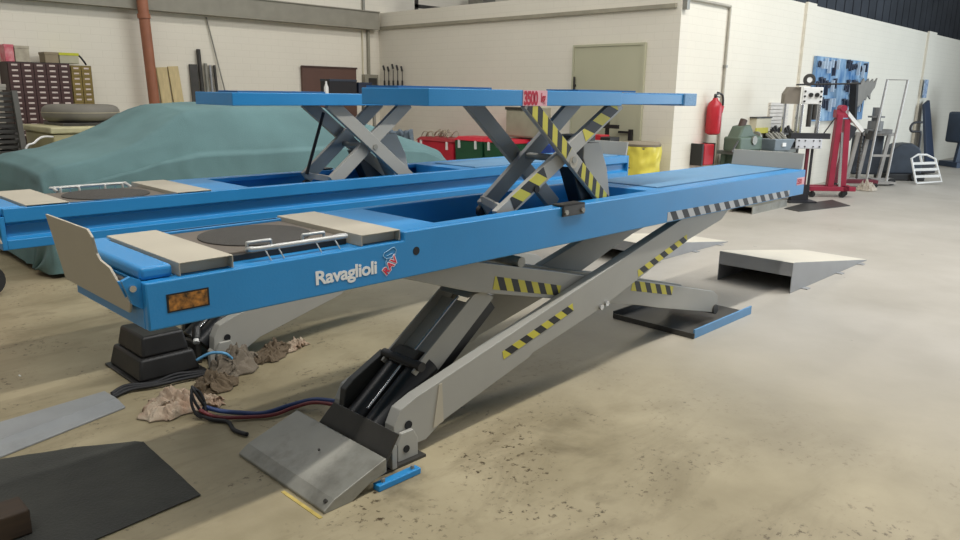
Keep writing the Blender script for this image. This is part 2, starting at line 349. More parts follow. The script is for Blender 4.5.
# ------------------------------------------------------------------ the two scissor lifts
def scissor_lift(T, near):
    W = .62; L = 4.914; Z = .98; B = .796
    base = T(Vector((2.4, .31, 0)))
    t = thing('scissor_lift', 'blue scissor lift runway nearest the camera with white maker lettering on its side' if near else
              'blue scissor lift runway at the back beside the covered car, grooved side facing forward', 'car lift', base, 'pair of blue scissor lift runways')
    # runway body
    mb = MB()
    mb.prism([(0, B), (L, B), (L, Z), (.99, Z), (.99, .944), (0, .944)], 0, .03)           # flat outer side
    rw = mb.build('runway', blue, t, bevel=.005, smooth=50, T=T)
    mb = MB()
    mb.prism([(.03, .85), (.575, .85), (.575, Z), (.62, Z), (.62, .918), (.59, .905), (.59, .85), (.62, .838), (.62, B), (.575, B), (.575, .838), (.03, .838)], .02, L-.015, 'x')
    mb.build('inner_channel', blue, rw, bevel=.003, smooth=50, T=T)
    mb = MB()
    mb.box(0, .02, .03, .62, B, .944); mb.box(L-.015, L, .03, .62, B, Z)                   # end plates
    mb.box(.02, .99, .03, .575, .93, .944)                                               # lowered deck
    mb.box(.99, 1.22, .03, .575, .93, Z)                                                  # cross plate
    mb.box(1.22, 3.0, .03, .085, .955, Z); mb.box(1.22, 1.235, .085, .575, .85, .93)
    mb.box(2.86, 3.0, .085, .575, .85, Z)
    mb.box(3.0, L-.015, .03, .575, .93, .95)                                             # slide plate bed
    mb.box(3.0, L-.015, .03, .11, .95, Z); mb.box(4.86, L-.015, .11, .575, .95, Z)
    mb.build('deck', blue_in if False else blue, rw, bevel=.0025, T=T)
    MB().box(.0, .10, .035, .60, .944, .986).build('end_rim', blue, rw, bevel=.014, seg=4, smooth=60, T=T)
    MB().box(.295, .795, .585, .61, .944, Z).build('rear_rim', blue, rw, bevel=.003, T=T)
    MB().box(3.018, 4.84, .128, .558, .962, .985).build('slide_plate', plate_blue, rw, bevel=.003, T=T)
    MB().cyl((1.05, -.001, .897), (1.05, .002, .897), .017).build('drain_hole', glassd, rw, T=T)
    # end flap, hinged plate at the front
    mb = MB(); 
    pts = [(.675, .838), (.10, .838), (.06, .875), (.135, .978), (.165, .985), (.20, .992), (.212, 1.01), (.196, 1.065), (.215, 1.088), (.610, 1.086)]
    def fl(p, o): 
        k = (p[1]-.838)/.235; return (-.018-.055*k+o, p[0], p[1])
    n = len(pts); vs = [fl(p, 0) for p in pts]+[fl(p, .008) for p in pts]
    mb.add(vs, [tuple(range(n)), tuple(range(2*n-1, n-1, -1))]+[(i, (i+1) % n, n+(i+1) % n, n+i) for i in range(n)])
    fp = mb.build('end_flap', grey2, t, T=T, bevel=.0015)
    if not near: fp.hide_render = False
    MB().cyl((-.012, .06, .93), (-.012, .62, .93), .012).build('hinge_rod', dsteel, fp, T=T)
    mb = MB(); mb.prism([(-.055, .955), (-.03, .965), (0, .95), (0, .86), (-.03, .88)], .03, .045); mb.prism([(-.05, .945), (0, .945), (0, .87), (-.03, .89)], .075, .085)
    mb.build('hinge_bracket', blue, fp, T=T)
    MB().cyl((-.028, .02, .93), (-.028, .09, .93), .010).build('hinge_bolt', chrome, fp, T=T)
    # raised flap at the drive-on end
    MB().hexa([(4.90, .03, .98), (4.925, .03, .98), (4.925, .59, .98), (4.90, .59, .98)], [(4.925, .03, 1.098), (4.94, .03, 1.098), (4.94, .59, 1.098), (4.925, .59, 1.098)]).build('drive_on_flap', grey, t, T=T, bevel=.002)
    # black and white tape and signs
    tape('hazard_tape', (2.945, .803), (4.65, .803), .054, .045, 13, [tapeW, tapeK], rw, -.0005, T, slant=-.4, label='black and white striped tape')
    s = MB().box(.064, .186, -.002, 0, .848, .896).build('rating_plate', brass, rw, T=T)
    MB().box(.058, .192, -.0012, 0, .843, .901).build('plate_frame', blackpaint, rw, T=T)
    if near:
        M = Matrix.Translation((.580, -.0012, .840))@FACE_Y
        text_mesh('maker_lettering', 'Ravaglioli', .068, M, white, rw, offset=.0018, spacing=.95, xs=1.15)['label'] = 'white maker lettering'
        # little emblem: outlined rider shape with red RAV letters
        mb = MB()
        mb.tube([(.892, -.0015, .893), (.884, -.0015, .902), (.890, -.0015, .913), (.905, -.0015, .917), (.925, -.0015, .926), (.938, -.0015, .928), (.948, -.0015, .915), (.944, -.0015, .900), (.930, -.0015, .890), (.915, -.0015, .888), (.900, -.0015, .888)], .0011, 6, closed=True)
        mb.tube([(.902, -.0015, .888), (.896, -.0015, .872), (.898, -.0015, .858), (.906, -.0015, .846)], .0011, 6)
        mb.tube([(.900, -.0015, .898), (.915, -.0015, .902), (.928, -.0015, .906)], .0010, 6)
        mb.build('emblem_outline', mat('pale_blue_ink', (160, 200, 220), .6), rw, T=T)
        rt = Matrix.Rotation(math.radians(42), 4, 'Z')
        text_mesh('emblem_letters', 'RAV', .042, Matrix.Translation((.898, -.0012, .822))@FACE_Y@rt, mat('ink_white', (225, 215, 220), .6), rw, offset=.0042, extrude=.0004, spacing=.98)
        text_mesh('emblem_letters', 'RAV', .042, Matrix.Translation((.898, -.0020, .822))@FACE_Y@rt, mat('ink_red', (205, 30, 60), .6), rw, offset=.0008, extrude=.0004, spacing=.98)['label'] = 'red RAV letters of the emblem'
        MB().box(4.765, 4.905, -.0012, 0, .873, .928).build('capacity_sign', mat('pink_sign', (224, 170, 176), .6), rw, T=T)
        text_mesh('capacity_digits', '3500', .05, Matrix.Translation((4.768, -.002, .882))@FACE_Y, mat('sign_red', (180, 20, 50), .6), rw, offset=.0016, extrude=.0003, spacing=.9, xs=.95)
    # bracket over the side edge
    mb = MB(); mb.box(1.965, 2.135, -.012, 0, .935, .992); mb.box(1.965, 2.135, -.012, .06, .982, .992); mb.build('side_bracket', dsteel, rw, T=T, bevel=.004)
    MB().cyl((1.985, -.02, .955), (1.985, 0, .955), .013, 6).cyl((2.115, -.02, .955), (2.115, 0, .955), .013, 6).build('bracket_bolt', steel, rw, T=T)
    T0 = T
    if not near: T = lambda p: Vector((p[0], p[1]+1.568, p[2]))     # both lower scissors face the same way
    # scissor arms : long arm from the front foot, upper end under the runway
    A1 = [(.945, .05), (.955, .165), (.99, .228), (1.08, .262), (3.12, .772), (3.70, .93), (3.84, .90), (3.80, .80), (3.69, .730), (3.23, .64), (2.50, .42), (2.34, .378), (1.83, .272), (1.80, .255), (1.23, .105), (1.13, .05)]
    A2 = [(.98, .835), (1.0, .88), (1.20, .86), (1.52, .762), (1.97, .655), (2.50, .525), (2.88, .445), (3.80, .215), (3.87, .17), (3.88, .07), (3.84, .055), (3.09, .238), (2.86, .30), (2.54, .375), (2.10, .48), (1.46, .635), (1.06, .765)]
    for (ya, yb, yc, yd) in ((.035, .095, .10, .155), (.405, .455, .35, .40)):
        a = MB().prism(A1, ya, yb).build('scissor_arm', grey, t, T=T, bevel=.003)
        if ya < .3 and near:
            tape('hazard_tape', (1.615, .293), (2.14, .425), .042, .042, 5, [tapeY, tapeK], a, ya-.0004, T, slant=-.45, label='yellow and black striped tape')
            tape('hazard_tape', (2.735, .505), (3.26, .645), .042, .042, 5, [tapeY, tapeK], a, ya-.0004, T, slant=-.45, label='yellow and black striped tape')
            MB().prism([(1.17, .09), (1.23, .105), (1.22, .285), (1.205, .282)], ya-.004, ya).build('weld_rib', grey2, a, T=T)
        b = MB().prism(A2, yc, yd).build('scissor_arm', grey, t, T=T, bevel=.003)
        if ya < .3 and near:
            tape('hazard_tape', (1.60, .622), (2.10, .500), .062, .052, 5, [tapeY, tapeK], b, yc-.0004, T, slant=-.5, label='yellow and black striped tape')
            tape('hazard_tape', (2.77, .405), (3.24, .292), .06, .055, 4, [tapeY, tapeK], b, yc-.0004, T, slant=-.5, label='yellow and black striped tape')
    MB().cyl((2.44, .06, .475), (2.44, .46, .475), .028).build('centre_pin', steel, t, T=T, smooth=40)
    for q in (2.375, 2.425): MB().cyl((q, .02, .40+(q-2.375)*.2), (q, .035, .40+(q-2.375)*.2), .016, 8).build('pin_bolt', chrome, t, T=T)
    MB().cyl((1.02, .04, .10), (1.02, .465, .10), .024).build('foot_pin', steel, t, T=T, smooth=40)
    MB().cyl((3.84, .09, .08), (3.84, .44, .08), .034).build('foot_roller', dsteel, t, T=T, smooth=40)
    MB().cyl((1.80, .10, .72), (1.80, .40, .72), .026).build('cross_tube', grey, t, T=T)
    # base foot with bracket, blue anchoring bars
    mb = MB(); mb.box(.85 if near else .96, 1.09, -.01, .48, 0, .012)
    fo = mb.build('base_plate', dsteel, t, T=T)
    for y0 in (.012, .46):
        MB().prism([(.955, .012), (.955, .09), (.975, .135), (1.04, .135), (1.065, .09), (1.065, .012)], y0, y0+.02).build('foot_bracket', grey, fo, T=T, bevel=.003)
    MB().prism([(.90, .012), (.90, .11), (.912, .122), (.925, .11), (.925, .012)], -.02, .012).build('foot_lug', grey, fo, T=T, bevel=.002)
    MB().cyl((1.03, .030, .150), (1.03, .037, .150), .019).build('arm_hole', glassd, fo, T=T)
    MB().cyl((1.00, .008, .06), (1.00, .014, .06), .016).build('bracket_hole', glassd, fo, T=T)
    if near: MB().box(.765, .98, -.105, -.065, 0, .026).build('anchor_bar', blue, fo, T=T, bevel=.004)
    for q in ((.80, .95) if near else ()): MB().cyl((q, -.085, .026), (q, -.085, .04), .009, 6).build('anchor_bolt', steel, fo, T=T)
    if near:
        # tread cover plates over the hydraulic foot
        P = lambda x, y, z: Vector((x, y, z))
        mb = MB()
        top = [P(.515, -.087, .012), P(.555, -.087, .042), P(.775, -.087, .118), P(.775, .555, .118), P(.555, .555, .042), P(.515, .555, .012)]
        mb.prism([(.527, .0), (.527, .012), (.572, .042), (.81, .118), (.818, .118), (.818, .06), (.74, .045), (.65, .0)], -.087, .545)
        cv = mb.build('foot_cover', steel, t, T=T, bevel=.003); cv['label'] = 'worn bare steel cover plate'
        MB().cyl((.555, -.06, .03), (.549, -.06, .036), .008).cyl((.70, .2, .09), (.698, .2, .096), .005).build('cover_screw', dsteel, cv, T=T)
        MB().hexa([(.825, -.06, .075), (.835, -.06, .07), (.835, .42, .07), (.825, .42, .075)], [(.885, -.075, .195), (.895, -.075, .19), (.895, .36, .19), (.885, .36, .195)]).build('rear_guard', dsteel, t, T=T, bevel=.002)
    # hydraulic cylinders
    mb = MB(); d = Vector((.52, 0, .42)).normalized()
    for y in (.165, .29):
        mb.cyl((.94, y, .10), (1.25, y, .335), .062, 24); 
    hc = mb.build('hydraulic_cylinder', blackpaint, t, T=T, smooth=40)
    MB().cyl((1.25, .165, .335), (1.55, .165, .565), .017).cyl((1.25, .29, .335), (1.55, .29, .565), .017).build('piston_rod', chrome, hc, T=T, smooth=40)
    MB().tube([(.97, .23, .18), (1.06, .23, .25), (1.17, .23, .34)], .007, 8).build('oil_pipe', chrome, hc, T=T, smooth=60)
    side = [(1.13, .33), (1.17, .37), (1.50, .612), (1.56, .618), (1.63, .573), (1.21, .25)]
    mb = MB(); mb.prism(side, .12, .132); mb.prism(side, .33, .342)
    mb.prism([(1.20, .335), (1.50, .565), (1.505, .555), (1.205, .325)], .132, .33)
    mb.prism([(1.47, .598), (1.50, .612), (1.56, .618), (1.60, .59), (1.55, .60), (1.50, .60)], .132, .33)
    cr_ = mb.build('cylinder_cradle', grey, t, T=T, bevel=.002)
    MB().cyl((1.165, .10, .352), (1.165, .36, .352), .022).build('cradle_pin', black, cr_, T=T, smooth=40)
    MB().prism([(1.14, .345), (1.20, .40), (1.24, .385), (1.17, .325)], .16, .30).build('cradle_clevis', dsteel, cr_, T=T, bevel=.003)
    MB().tube([(1.20, .20, .385), (1.33, .20, .483), (1.47, .20, .590)], .007, 8).build('guide_rod', chrome, cr_, T=T)
    MB().beam((1.22, .15, .215), (1.64, .15, .535), .03, .05).build('hose_channel', blackpaint, t, T=T)
    MB().prism([(.925, .08), (.945, .235), (.99, .27), (1.17, .36), (1.22, .30), (1.15, .10)], .355, .395).build('added_dark_foot_plate', mat('added_plate_black', (52, 53, 50), .5), t, T=T, bevel=.004)  # dark plate added over the inner arm's foot so it reads darker
    # tray for the sliding foot
    mb = MB(); mb.box(3.37, 4.18, .0, .60, 0, .012)
    mb.box(3.358, 3.37, -.012, .60, 0, .035); mb.box(3.37, 4.18, .60, .612, 0, .05)
    tr = mb.build('slide_tray', dsteel, t, T=T)
    MB().box(3.37, 4.18, -.012, 0, 0, .06).build('tray_lip', mat('blue_grey_paint', (92, 142, 184), .45), tr, T=T, bevel=.002)
    T = T0
    # ---- upper wheel-free table
    dx = 0 if near else -.05
    zo = 0 if near else -.032
    TT = T; T = lambda p, TT=TT, zo=zo: TT(Vector((p[0], p[1], p[2]+zo)))
    if not near:
        MB().cyl((1.84, .19, 1.01), (1.985, .19, 1.40), .011, 10).build('support_strut', blackpaint, t, T=T, smooth=40)
        MB().cyl((1.06, .565, .91), (1.06, .577, .91), .016).build('drain_hole', glassd, rw, T=T)
    tb = MB().box(1.20 if near else 1.175, 2.56, .095, .535, 1.452, 1.522).build('upper_table', blue, t, T=T, bevel=.003)
    MB().box(2.56, 3.24, .11, .52, 1.458, 1.516).build('table_extension', blue, tb, T=T, bevel=.003)
    MB().box(3.22, 3.36, .10, .53, 1.450, 1.522).build('extension_cap', mat('checker_blue', (88, 140, 186), .5, rgb2=(130, 170, 205), scale=90), tb, T=T, bevel=.003)
    for q in ((1.215, 1.78), (2.45, 3.0)): MB().box(q[0], q[1], .30, .52, 1.522, 1.532).build('rubber_pad', mat('faded_blue_pad', (40, 96, 140), .7), tb, T=T)
    
    if near:
        MB().box(1.770, 1.940, .0925, .095, 1.452, 1.522).build('capacity_sign', mat('pink_sign', (224, 170, 176), .6), tb, T=T)
        text_mesh('capacity_digits', '3500', .082, Matrix.Translation((1.774, .0915, 1.459))@FACE_Y, mat('sign_red', (180, 20, 50), .6), tb, offset=.0032, extrude=.0003, spacing=.88, xs=.66)['label'] = 'red 3500 kg capacity lettering'
        text_mesh('capacity_unit', 'kg', .058, Matrix.Translation((1.894, .0915, 1.470))@FACE_Y, mat('sign_red', (180, 20, 50), .6), tb, offset=.0018, extrude=.0003, spacing=.9, xs=.66)
    def flat_arm(p0, p1, y0, y1, h, dxx=0):
        a = Vector((p0[0]+dxx, 0, p0[1])); b = Vector((p1[0]+dxx, 0, p1[1])); d = (b-a).normalized(); u = Vector((-d.z, 0, d.x))*h/2
        return MB().prism([((a-u).x, (a-u).z), ((b-u).x, (b-u).z), ((b+u).x, (b+u).z), ((a+u).x, (a+u).z)], y0, y1).build('table_arm', grey, t, T=T, bevel=.003)
    if near:
        q = flat_arm((1.66, .945), (2.60, 1.470), .125, .155, .078)
        r = flat_arm((2.50, .925), (1.805, 1.475), .095, .12, .075)
        flat_arm((1.845, .94), (2.59, 1.475), .40, .43, .085); flat_arm((2.50, .89), (1.80, 1.475), .46, .49, .085)
        f0, f1 = (1.69, .14, .985), (1.85, .42, .985)
        tape('hazard_tape', (1.765, .975), (2.00, 1.106), .066, .066, 2, [tapeY, tapeK], q, .1246, T, slant=-.5, start=1, label='yellow and black striped tape')
        tape('hazard_tape', (2.30, 1.273), (2.575, 1.427), .066, .066, 2, [tapeY, tapeK], q, .1246, T, slant=-.5, label='yellow and black striped tape')
        tape('hazard_tape', (1.80, 1.438), (2.105, 1.197), .066, .066, 4, [tapeY, tapeK], r, .0946, T, slant=-.67, label='yellow and black striped tape', start=1)
        tape('hazard_tape', (2.20, 1.122), (2.46, .916), .066, .066, 4, [tapeY, tapeK], r, .0946, T, slant=-.67, label='yellow and black striped tape', start=1)
    else:
        flat_arm((1.86, .98), (2.48, 1.47), .125, .155, .085); flat_arm((1.86, .98), (2.48, 1.47), .43, .46, .085)
        flat_arm((2.55, .96), (1.90, 1.47), .09, .12, .085); flat_arm((2.47, .96), (1.83, 1.47), .465, .495, .085)
        f0, f1 = (1.86, .15, 1.0), (1.86, .44, 1.0)
    MB().beam(f0, f1, .02, .035).build('lower_crossbar', grey, t, T=T)
    for f in (f0, f1): MB().cyl((f[0], f[1]-.01, f[2]-.06), (f[0], f[1]+.015, f[2]-.06), .03).build('table_roller', black, t, T=T)
    MB().cyl((2.165, .088, 1.19), (2.165, .50, 1.19), .018).build('table_pin', steel, t, T=T, smooth=40)
    MB().cyl((2.165, .0935, 1.178), (2.165, .091, 1.178), .03, 24).build('pin_plate', grey2, t, T=T)
    MB().cyl((1.92, .118, 1.06), (1.92, .126, 1.06), .018).build('arm_hole', glassd, t, T=T)
    MB().prism([(2.20, 1.15), (2.50, .92), (2.36, .88), (2.30, .95)], .13, .22).build('table_cylinder', blackpaint, t, T=T, bevel=.006)
    MB().prism([(2.36, 1.26), (2.50, 1.26), (2.58, 1.12), (2.62, .96), (2.50, .94), (2.42, 1.08), (2.36, 1.18)], .18, .30).build('link_plate', grey, t, T=T, bevel=.004)
    if near: MB().box(2.26, 2.46, .18, .34, 1.27, 1.30).build('cross_plate', dsteel, t, T=T, bevel=.003)
    MB().box(2.00, 2.6, .30, .34, .86, .90).cyl((1.35, .33, .88), (2.1, .33, .88), .02).build('recess_pipe', blue_in, t, T=T)
    return t
near_T = lambda p: Vector(p)
far_T = lambda p: Vector((p[0], 2.188-p[1], p[2]))
scissor_lift(near_T, True)
scissor_lift(far_T, False)

# spacer blocks and turntables resting on the lowered decks
def spacer(x0, x1, T, label):
    mb = MB(); z0, z1, tk = .945, .988, .0035
    y0, y1 = .018, .61
    mb.prism([(x0, z0), (x0, z1), (x1, z1), (x1, z0), (x1-tk, z0), (x1-tk, z1-tk), (x0+tk, z1-tk), (x0+tk, z0)], y0, y1)
    mb.box(x0+tk, x1-tk, .05, .054, z0, z1-tk)
    o = mb.build('spacer_block', grey2, None, T=T, bevel=.0015)
    tag(o, label, 'spacer block', 'grey spacer blocks on the runways')
spacer(.112, .29, near_T, 'grey steel spacer nearest the camera, left of the near turntable')
spacer(.80, .985, near_T, 'grey steel spacer right of the near turntable, before the blue cross plate')
spacer(.112, .29, far_T, 'grey steel spacer at the left end of the back runway')
spacer(.80, .985, far_T, 'grey steel spacer right of the turntable on the back runway')
def turntable(T, label):
    t = thing('turntable', label, 'turntable', T(Vector((.545, .32, .945))), 'wheel alignment turntables')
    MB().prism([(.305, .945), (.79, .945), (.79, .972), (.305, .972)], .125, .572).build('base_frame', mat('turntable_frame', (98, 89, 78), .6, var=.12), t, T=T, bevel=.004)
    MB().lathe((.55, .345, 0), [(.205, .972), (.205, .976), (.20, .978)], 48).build('rotating_disc', turn, t, T=T, smooth=40)
    mb = MB()
    mb.tube([(.39, .11, .975), (.385, .07, .987), (.40, .05, .988), (.73, .05, .988), (.745, .065, .987), (.755, .10, .98), (.755, .13, .97)], .0085, 12, sub=4)
    mb.tube([(.40, .13, .95), (.40, .13, .992), (.41, .125, .996), (.48, .125, .996), (.49, .13, .99), (.49, .13, .95)], .006, 8, sub=3)
    mb.tube([(.62, .13, .95), (.62, .13, .992), (.63, .125, .996), (.70, .125, .996), (.71, .13, .99), (.71, .13, .95)], .006, 8, sub=3)
    for x in (.42, .47, .62, .70): mb.tube([(x, .05, .985), (x+.004, .035, .965), (x+.012, .03, .946)], .0025, 6)
    mb.build('locking_handle', mat('zinc_rod', (190, 190, 185), .4, metal=.4), t, T=T, smooth=60)
    MB().prism([(.305, .945), (.79, .945), (.79, .965), (.305, .965)], .10, .13).build('front_lip', black, t, T=T)
turntable(near_T, 'dark round turntable with chrome handle on the near runway')
turntable(far_T, 'dark round turntable on the back runway by the covered car')

# ------------------------------------------------------------------ ramps on the floor
def ramp(x0, y0, wd, h, L, label):
    mb = MB(); tk = .006
    mb.prism([(x0, 0), (x0, h), (x0+L*.02, h), (x0+L, .006), (x0+L, 0)], y0, y0+tk)
    mb.prism([(x0, 0), (x0, h), (x0+L*.02, h), (x0+L, .006), (x0+L, 0)], y0+wd-tk, y0+wd)
    mb.prism([(x0, h-tk), (x0, h), (x0+L*.02, h), (x0+L, .006), (x0+L, 0), (x0+L*.02, h-tk)], y0+tk, y0+wd-tk)
    t = thing('drive_on_ramp', label, 'ramp', (x0+L/2, y0+wd/2, 0), 'steel drive-on ramps')
    m = mat('galvanised_grey', (150, 150, 150), .42, metal=.25, var=.06)
    mb.build('ramp_shell', m, t, bevel=.0015)
    MB().prism([(x0+.002, h), (x0+.002, h+.002), (x0+L*.02, h+.002), (x0+L, .008), (x0+L, .006), (x0+L*.02, h)], y0, y0+wd).build('drive_surface', mat('pale_sheen_tread', (206, 200, 184), .5, var=.05), t)  # bright reflection on the steel top put into this pale colour
    MB().box(x0-.001, x0+.003, y0+tk, y0+wd-tk, h*.56, h-tk).build('front_panel', m, t)
    for s in (.12, .55, .85): MB().box(x0+L*s, x0+L*s+.07, y0-.05, y0, 0, .006).build('floor_tab', m, t)
ramp(4.96, .03, .62, .245, 1.8, 'grey steel ramp on the floor nearest, right behind the near runway')
ramp(4.90, 1.37, .62, .205, 1.7, 'grey steel ramp farther away, seen through the near lift arms')

# ------------------------------------------------------------------ floor clutter, left
# dark mat
def wob(x, y, s=.02): return noise.noise(Vector((x*3, y*3, 1.7)))*s
outline = [(-.95, 1.50), (-.55, 1.36), (-.2, 1.18), (.05, 1.09), (.262, .965), (.285, .93), (.275, .60), (.265, .345), (.12, .335), (-.13, .315), (-.30, .40), (-.36, .62), (-.62, .72)]
mb = MB(); 
cx, cy = -.15, .8
def matf(u, v):
    k = u*len(outline); i = int(k) % len(outline); f = k-int(k)
    a = Vector(outline[i]); b = Vector(outline[(i+1) % len(outline)]); p = a.lerp(b, f)
    q = Vector((cx, cy)).lerp(p, v)
    return (q.x, q.y, .004+.004*abs(noise.noise(Vector((q.x*9, q.y*9, 0))))+ (.004 if v > .97 else 0)*abs(noise.noise(Vector((u*30, 0, 3)))))
mb.grid(matf, 104, 14)
o = mb.build('floor_mat', mat('dirty_black_felt', (48, 48, 44), .9, rgb2=(66, 66, 60), scale=3, bump=.5, bscale=90), solid=.003)
tag(o, 'black oily felt mat lying flat on the floor at lower left', 'mat')
t = tag(MB().box(-.52, -.262, .50, .625, .008, .10).build('wooden_block', mat('dark_oily_wood', (58, 44, 30), .7, var=.25, scale=12, stretch=(1, 6, 6)), bevel=.006), 'dark oily wooden block on the corner of the black mat', 'wooden block')
# aluminium threshold plate
mb = MB(); 
a0, a1 = Vector((.372, 1.36)), Vector((-.62, 1.08)); b0, b1 = Vector((.352, 1.57)), Vector((-.65, 1.46))
mb.hexa([(a0.x, a0.y, .001), (a1.x, a1.y, .001), (b1.x, b1.y, .001), (b0.x, b0.y, .001)],
        [(a0.x-.01, a0.y+.01, .006), (a1.x, a1.y+.01, .006), (b1.x, b1.y, .028), (b0.x, b0.y, .028)])
c0 = a0.lerp(b0, .38); c1 = a1.lerp(b1, .38)
mb2 = MB(); mb2.hexa([(a0.x, a0.y, 0), (a1.x, a1.y, 0), (c1.x, c1.y, 0), (c0.x, c0.y, 0)], [(a0.x, a0.y, .010), (a1.x, a1.y, .010), (c1.x, c1.y, .032), (c0.x, c0.y, .032)])
mb2.hexa([(c0.x, c0.y, 0), (c1.x, c1.y, 0), (b1.x, b1.y, 0), (b0.x, b0.y, 0)], [(c0.x, c0.y, .032), (c1.x, c1.y, .032), (b1.x, b1.y, .034), (b0.x, b0.y, .034)])
tag(mb2.build('threshold_plate', mat('dull_aluminium', (150, 152, 152), .5, metal=.3, var=.08, dirt=(100, 100, 95), dirt_amt=.5), bevel=.003), 'low grey aluminium plate with sloped edge lying left of the rags', 'metal plate')
# black plastic stand
t = thing('plastic_stand', 'black two-tier plastic stand on the floor under the near runway end', 'stand', (.70, 1.80, 0))
def frustum(x0, x1, y0, y1, z0, z1, ins):
    return [(x0, y0, z0), (x1, y0, z0), (x1, y1, z0), (x0, y1, z0)], [(x0+ins, y0+ins, z1), (x1-ins, y0+ins, z1), (x1-ins, y1-ins, z1), (x0+ins, y1-ins, z1)]
MB().box(.515, .885, 1.57, 2.04, 0, .012).build('flange', black, t, bevel=.005)
MB().hexa(*frustum(.535, .865, 1.60, 2.02, .012, .125, .022)).build('lower_tier', black, t, bevel=.014, seg=3, smooth=60)
MB().hexa(*frustum(.572, .828, 1.64, 1.98, .125, .235, .018)).build('upper_tier', black, t, bevel=.014, seg=3, smooth=60)

def rag(cx, cy, rx, ry, h, seed, m, label, rot=0, name='rag'):
    def f(u, v):
        a = u*2-1; b = v*2-1
        # crumpled cloth: squashed disc with deep folds
        r = max(abs(a), abs(b)); th = math.atan2(b, a)
        r2 = r*(1+.28*noise.noise(Vector((math.cos(th)*1.6, math.sin(th)*1.6, seed))))
        x = math.cos(th)*r2*rx; y = math.sin(th)*r2*ry
        w = noise.noise(Vector((a*2.6, b*2.6, seed*3.1)))
        x += .035*w*1.2; y += .035*noise.noise(Vector((a*2.6+7, b*2.6, seed)))
        fold = abs(noise.noise(Vector((a*2.2+w*1.2, b*3.4+w, seed+5))))
        rid = abs(noise.noise(Vector((a*6+w*2, b*4, seed+9))))
        z = .75*h*(1-r**2.5)*(.45+1.1*fold)+.034*rid*(1-r**6)+.005
        X = x*math.cos(rot)-y*math.sin(rot); Y = x*math.sin(rot)+y*math.cos(rot)
        return (cx+X, cy+Y, max(.004, z))
    o = MB().grid(f, 64, 64).build(name, m, solid=.0025, smooth=180)
    return tag(o, label, 'rag', 'crumpled rags by the far lift foot')
ragc = mat('rag_cream', (178, 164, 144), .95, var=.1, bump=.4, bscale=120, rgb2=(150, 122, 100), scale=9)
ragg = mat('rag_grey', (112, 102, 88), .95, var=.12, bump=.4, bscale=120)
ragb = mat('rag_brown', (98, 84, 66), .95, var=.15, bump=.4, bscale=120)
rag(.535, 1.20, .15, .11, .10, 2.3, ragc, 'cream crumpled rag nearest the camera, beside the cable loop', .3)
rag(.66, 1.13, .11, .05, .05, 8.1, ragc, 'cream rag end lying right of the cable loop', -.3)
rag(.79, 1.30, .12, .10, .10, 4.4, ragb, 'brown soiled rag in the middle of the rag heap', .5)
rag(1.0, 1.49, .19, .11, .15, 6.7, ragg, 'large grey rag heaped against the foot of the far lift arm', .6)
rag(1.27, 1.54, .17, .09, .08, 11.2, ragb, 'flat brownish rag lying right of the grey heap', .5)
rag(1.45, 1.57, .08, .05, .05, 13.9, ragc, 'small pale rag at the right tip of the rag heap', .4)
# cables and hoses
def hose(name, pts, r, m, label, cat='hose', sub=8, group=None):
    return tag(MB().tube(pts, r, 10, sub=sub).build(name, m, smooth=180), label, cat, group)
hb = mat('hose_blue', (40, 62, 110), .5); hk = mat('hose_black', (26, 26, 28), .6); hr = mat('hose_red', (110, 40, 44), .5)
hose('hose', [(.60, 1.02, .05), (.66, .98, .022), (.72, .90, .02), (.80, .82, .018), (.93, .80, .025), (1.02, .73, .05), (1.06, .60, .07)], .011, hb, 'blue hydraulic hose from the cable loop to the near lift foot')
hose('hose', [(.57, .99, .05), (.62, .93, .02), (.70, .86, .015), (.82, .78, .015), (.93, .77, .022), (1.0, .70, .05), (1.05, .58, .06)], .009, hr, 'dark red hose lying beside the blue hydraulic hose')
hose('hose', [(.56, 1.02, .03), (.60, .93, .013), (.64, .86, .012), (.62, .76, .012), (.64, .68, .012)], .010, hk, 'short black hose end behind the steel foot cover')
for k in range(3):
    pts = []
    for i in range(15):
        a = i/14*2*PI*1.0
        pts.append((.575+.03*math.cos(a+k)+.01*k, 1.01+.028*math.sin(a+k)+.012*k, .075+.06*math.sin(a*1.0+k*.4)+.008*k))
    hose('cable_loop', pts, .0065, hk, ['upright loop of black cable nearest the cream rag', 'middle loop of black cable beside the cream rag', 'rear loop of black cable beside the cream rag'][k], 'cable', 3, 'cable loops by the rags')
for k, l in enumerate(['black cable nearest the camera running from the metal plate to the rags', 'black cable in the middle of the bundle by the black stand', 'black cable of the bundle nearest the black stand']):
    hose('cable', [(.36+.01*k, 1.50+.03*k, .014), (.46, 1.54+.02*k, .016+.006*k), (.58, 1.50+.022*k, .02), (.70, 1.49+.02*k, .02+.01*k), (.86, 1.475+.02*k, .02), (.93, 1.55+.03*k, .02), (.95, 1.64+.03*k, .03)], .009, hk, l, 'cable', 8, 'black cables beside the stand')
hose('air_line', [(.80, 1.50, .10), (.86, 1.46, .135), (.92, 1.42, .13), (.96, 1.42, .09)], .008, mat('hose_sky', (90, 150, 190), .5), 'short light blue air line on top of the rags', 'hose')
# foot clutter of far lift: valve block
t = thing('valve_block', 'dark valve block with white cap in front of the far lift foot', 'valve', (.907, 1.78, 0))
MB().box(.89, .925, 1.70, 1.86, 0, .12).build('body', dsteel, t, bevel=.01)
MB().cyl((.905, 1.72, .14), (.93, 1.76, .19), .024).build('coil', black, t, smooth=40)
MB().cyl((.895, 1.70, .125), (.905, 1.72, .14), .017).build('cap', white, t, smooth=40)
tag(MB().box(.128, .135, 2.16, 2.185, 0, .003).build('paper_scrap', white), 'tiny white paper scrap on the bare floor at left', 'scrap')

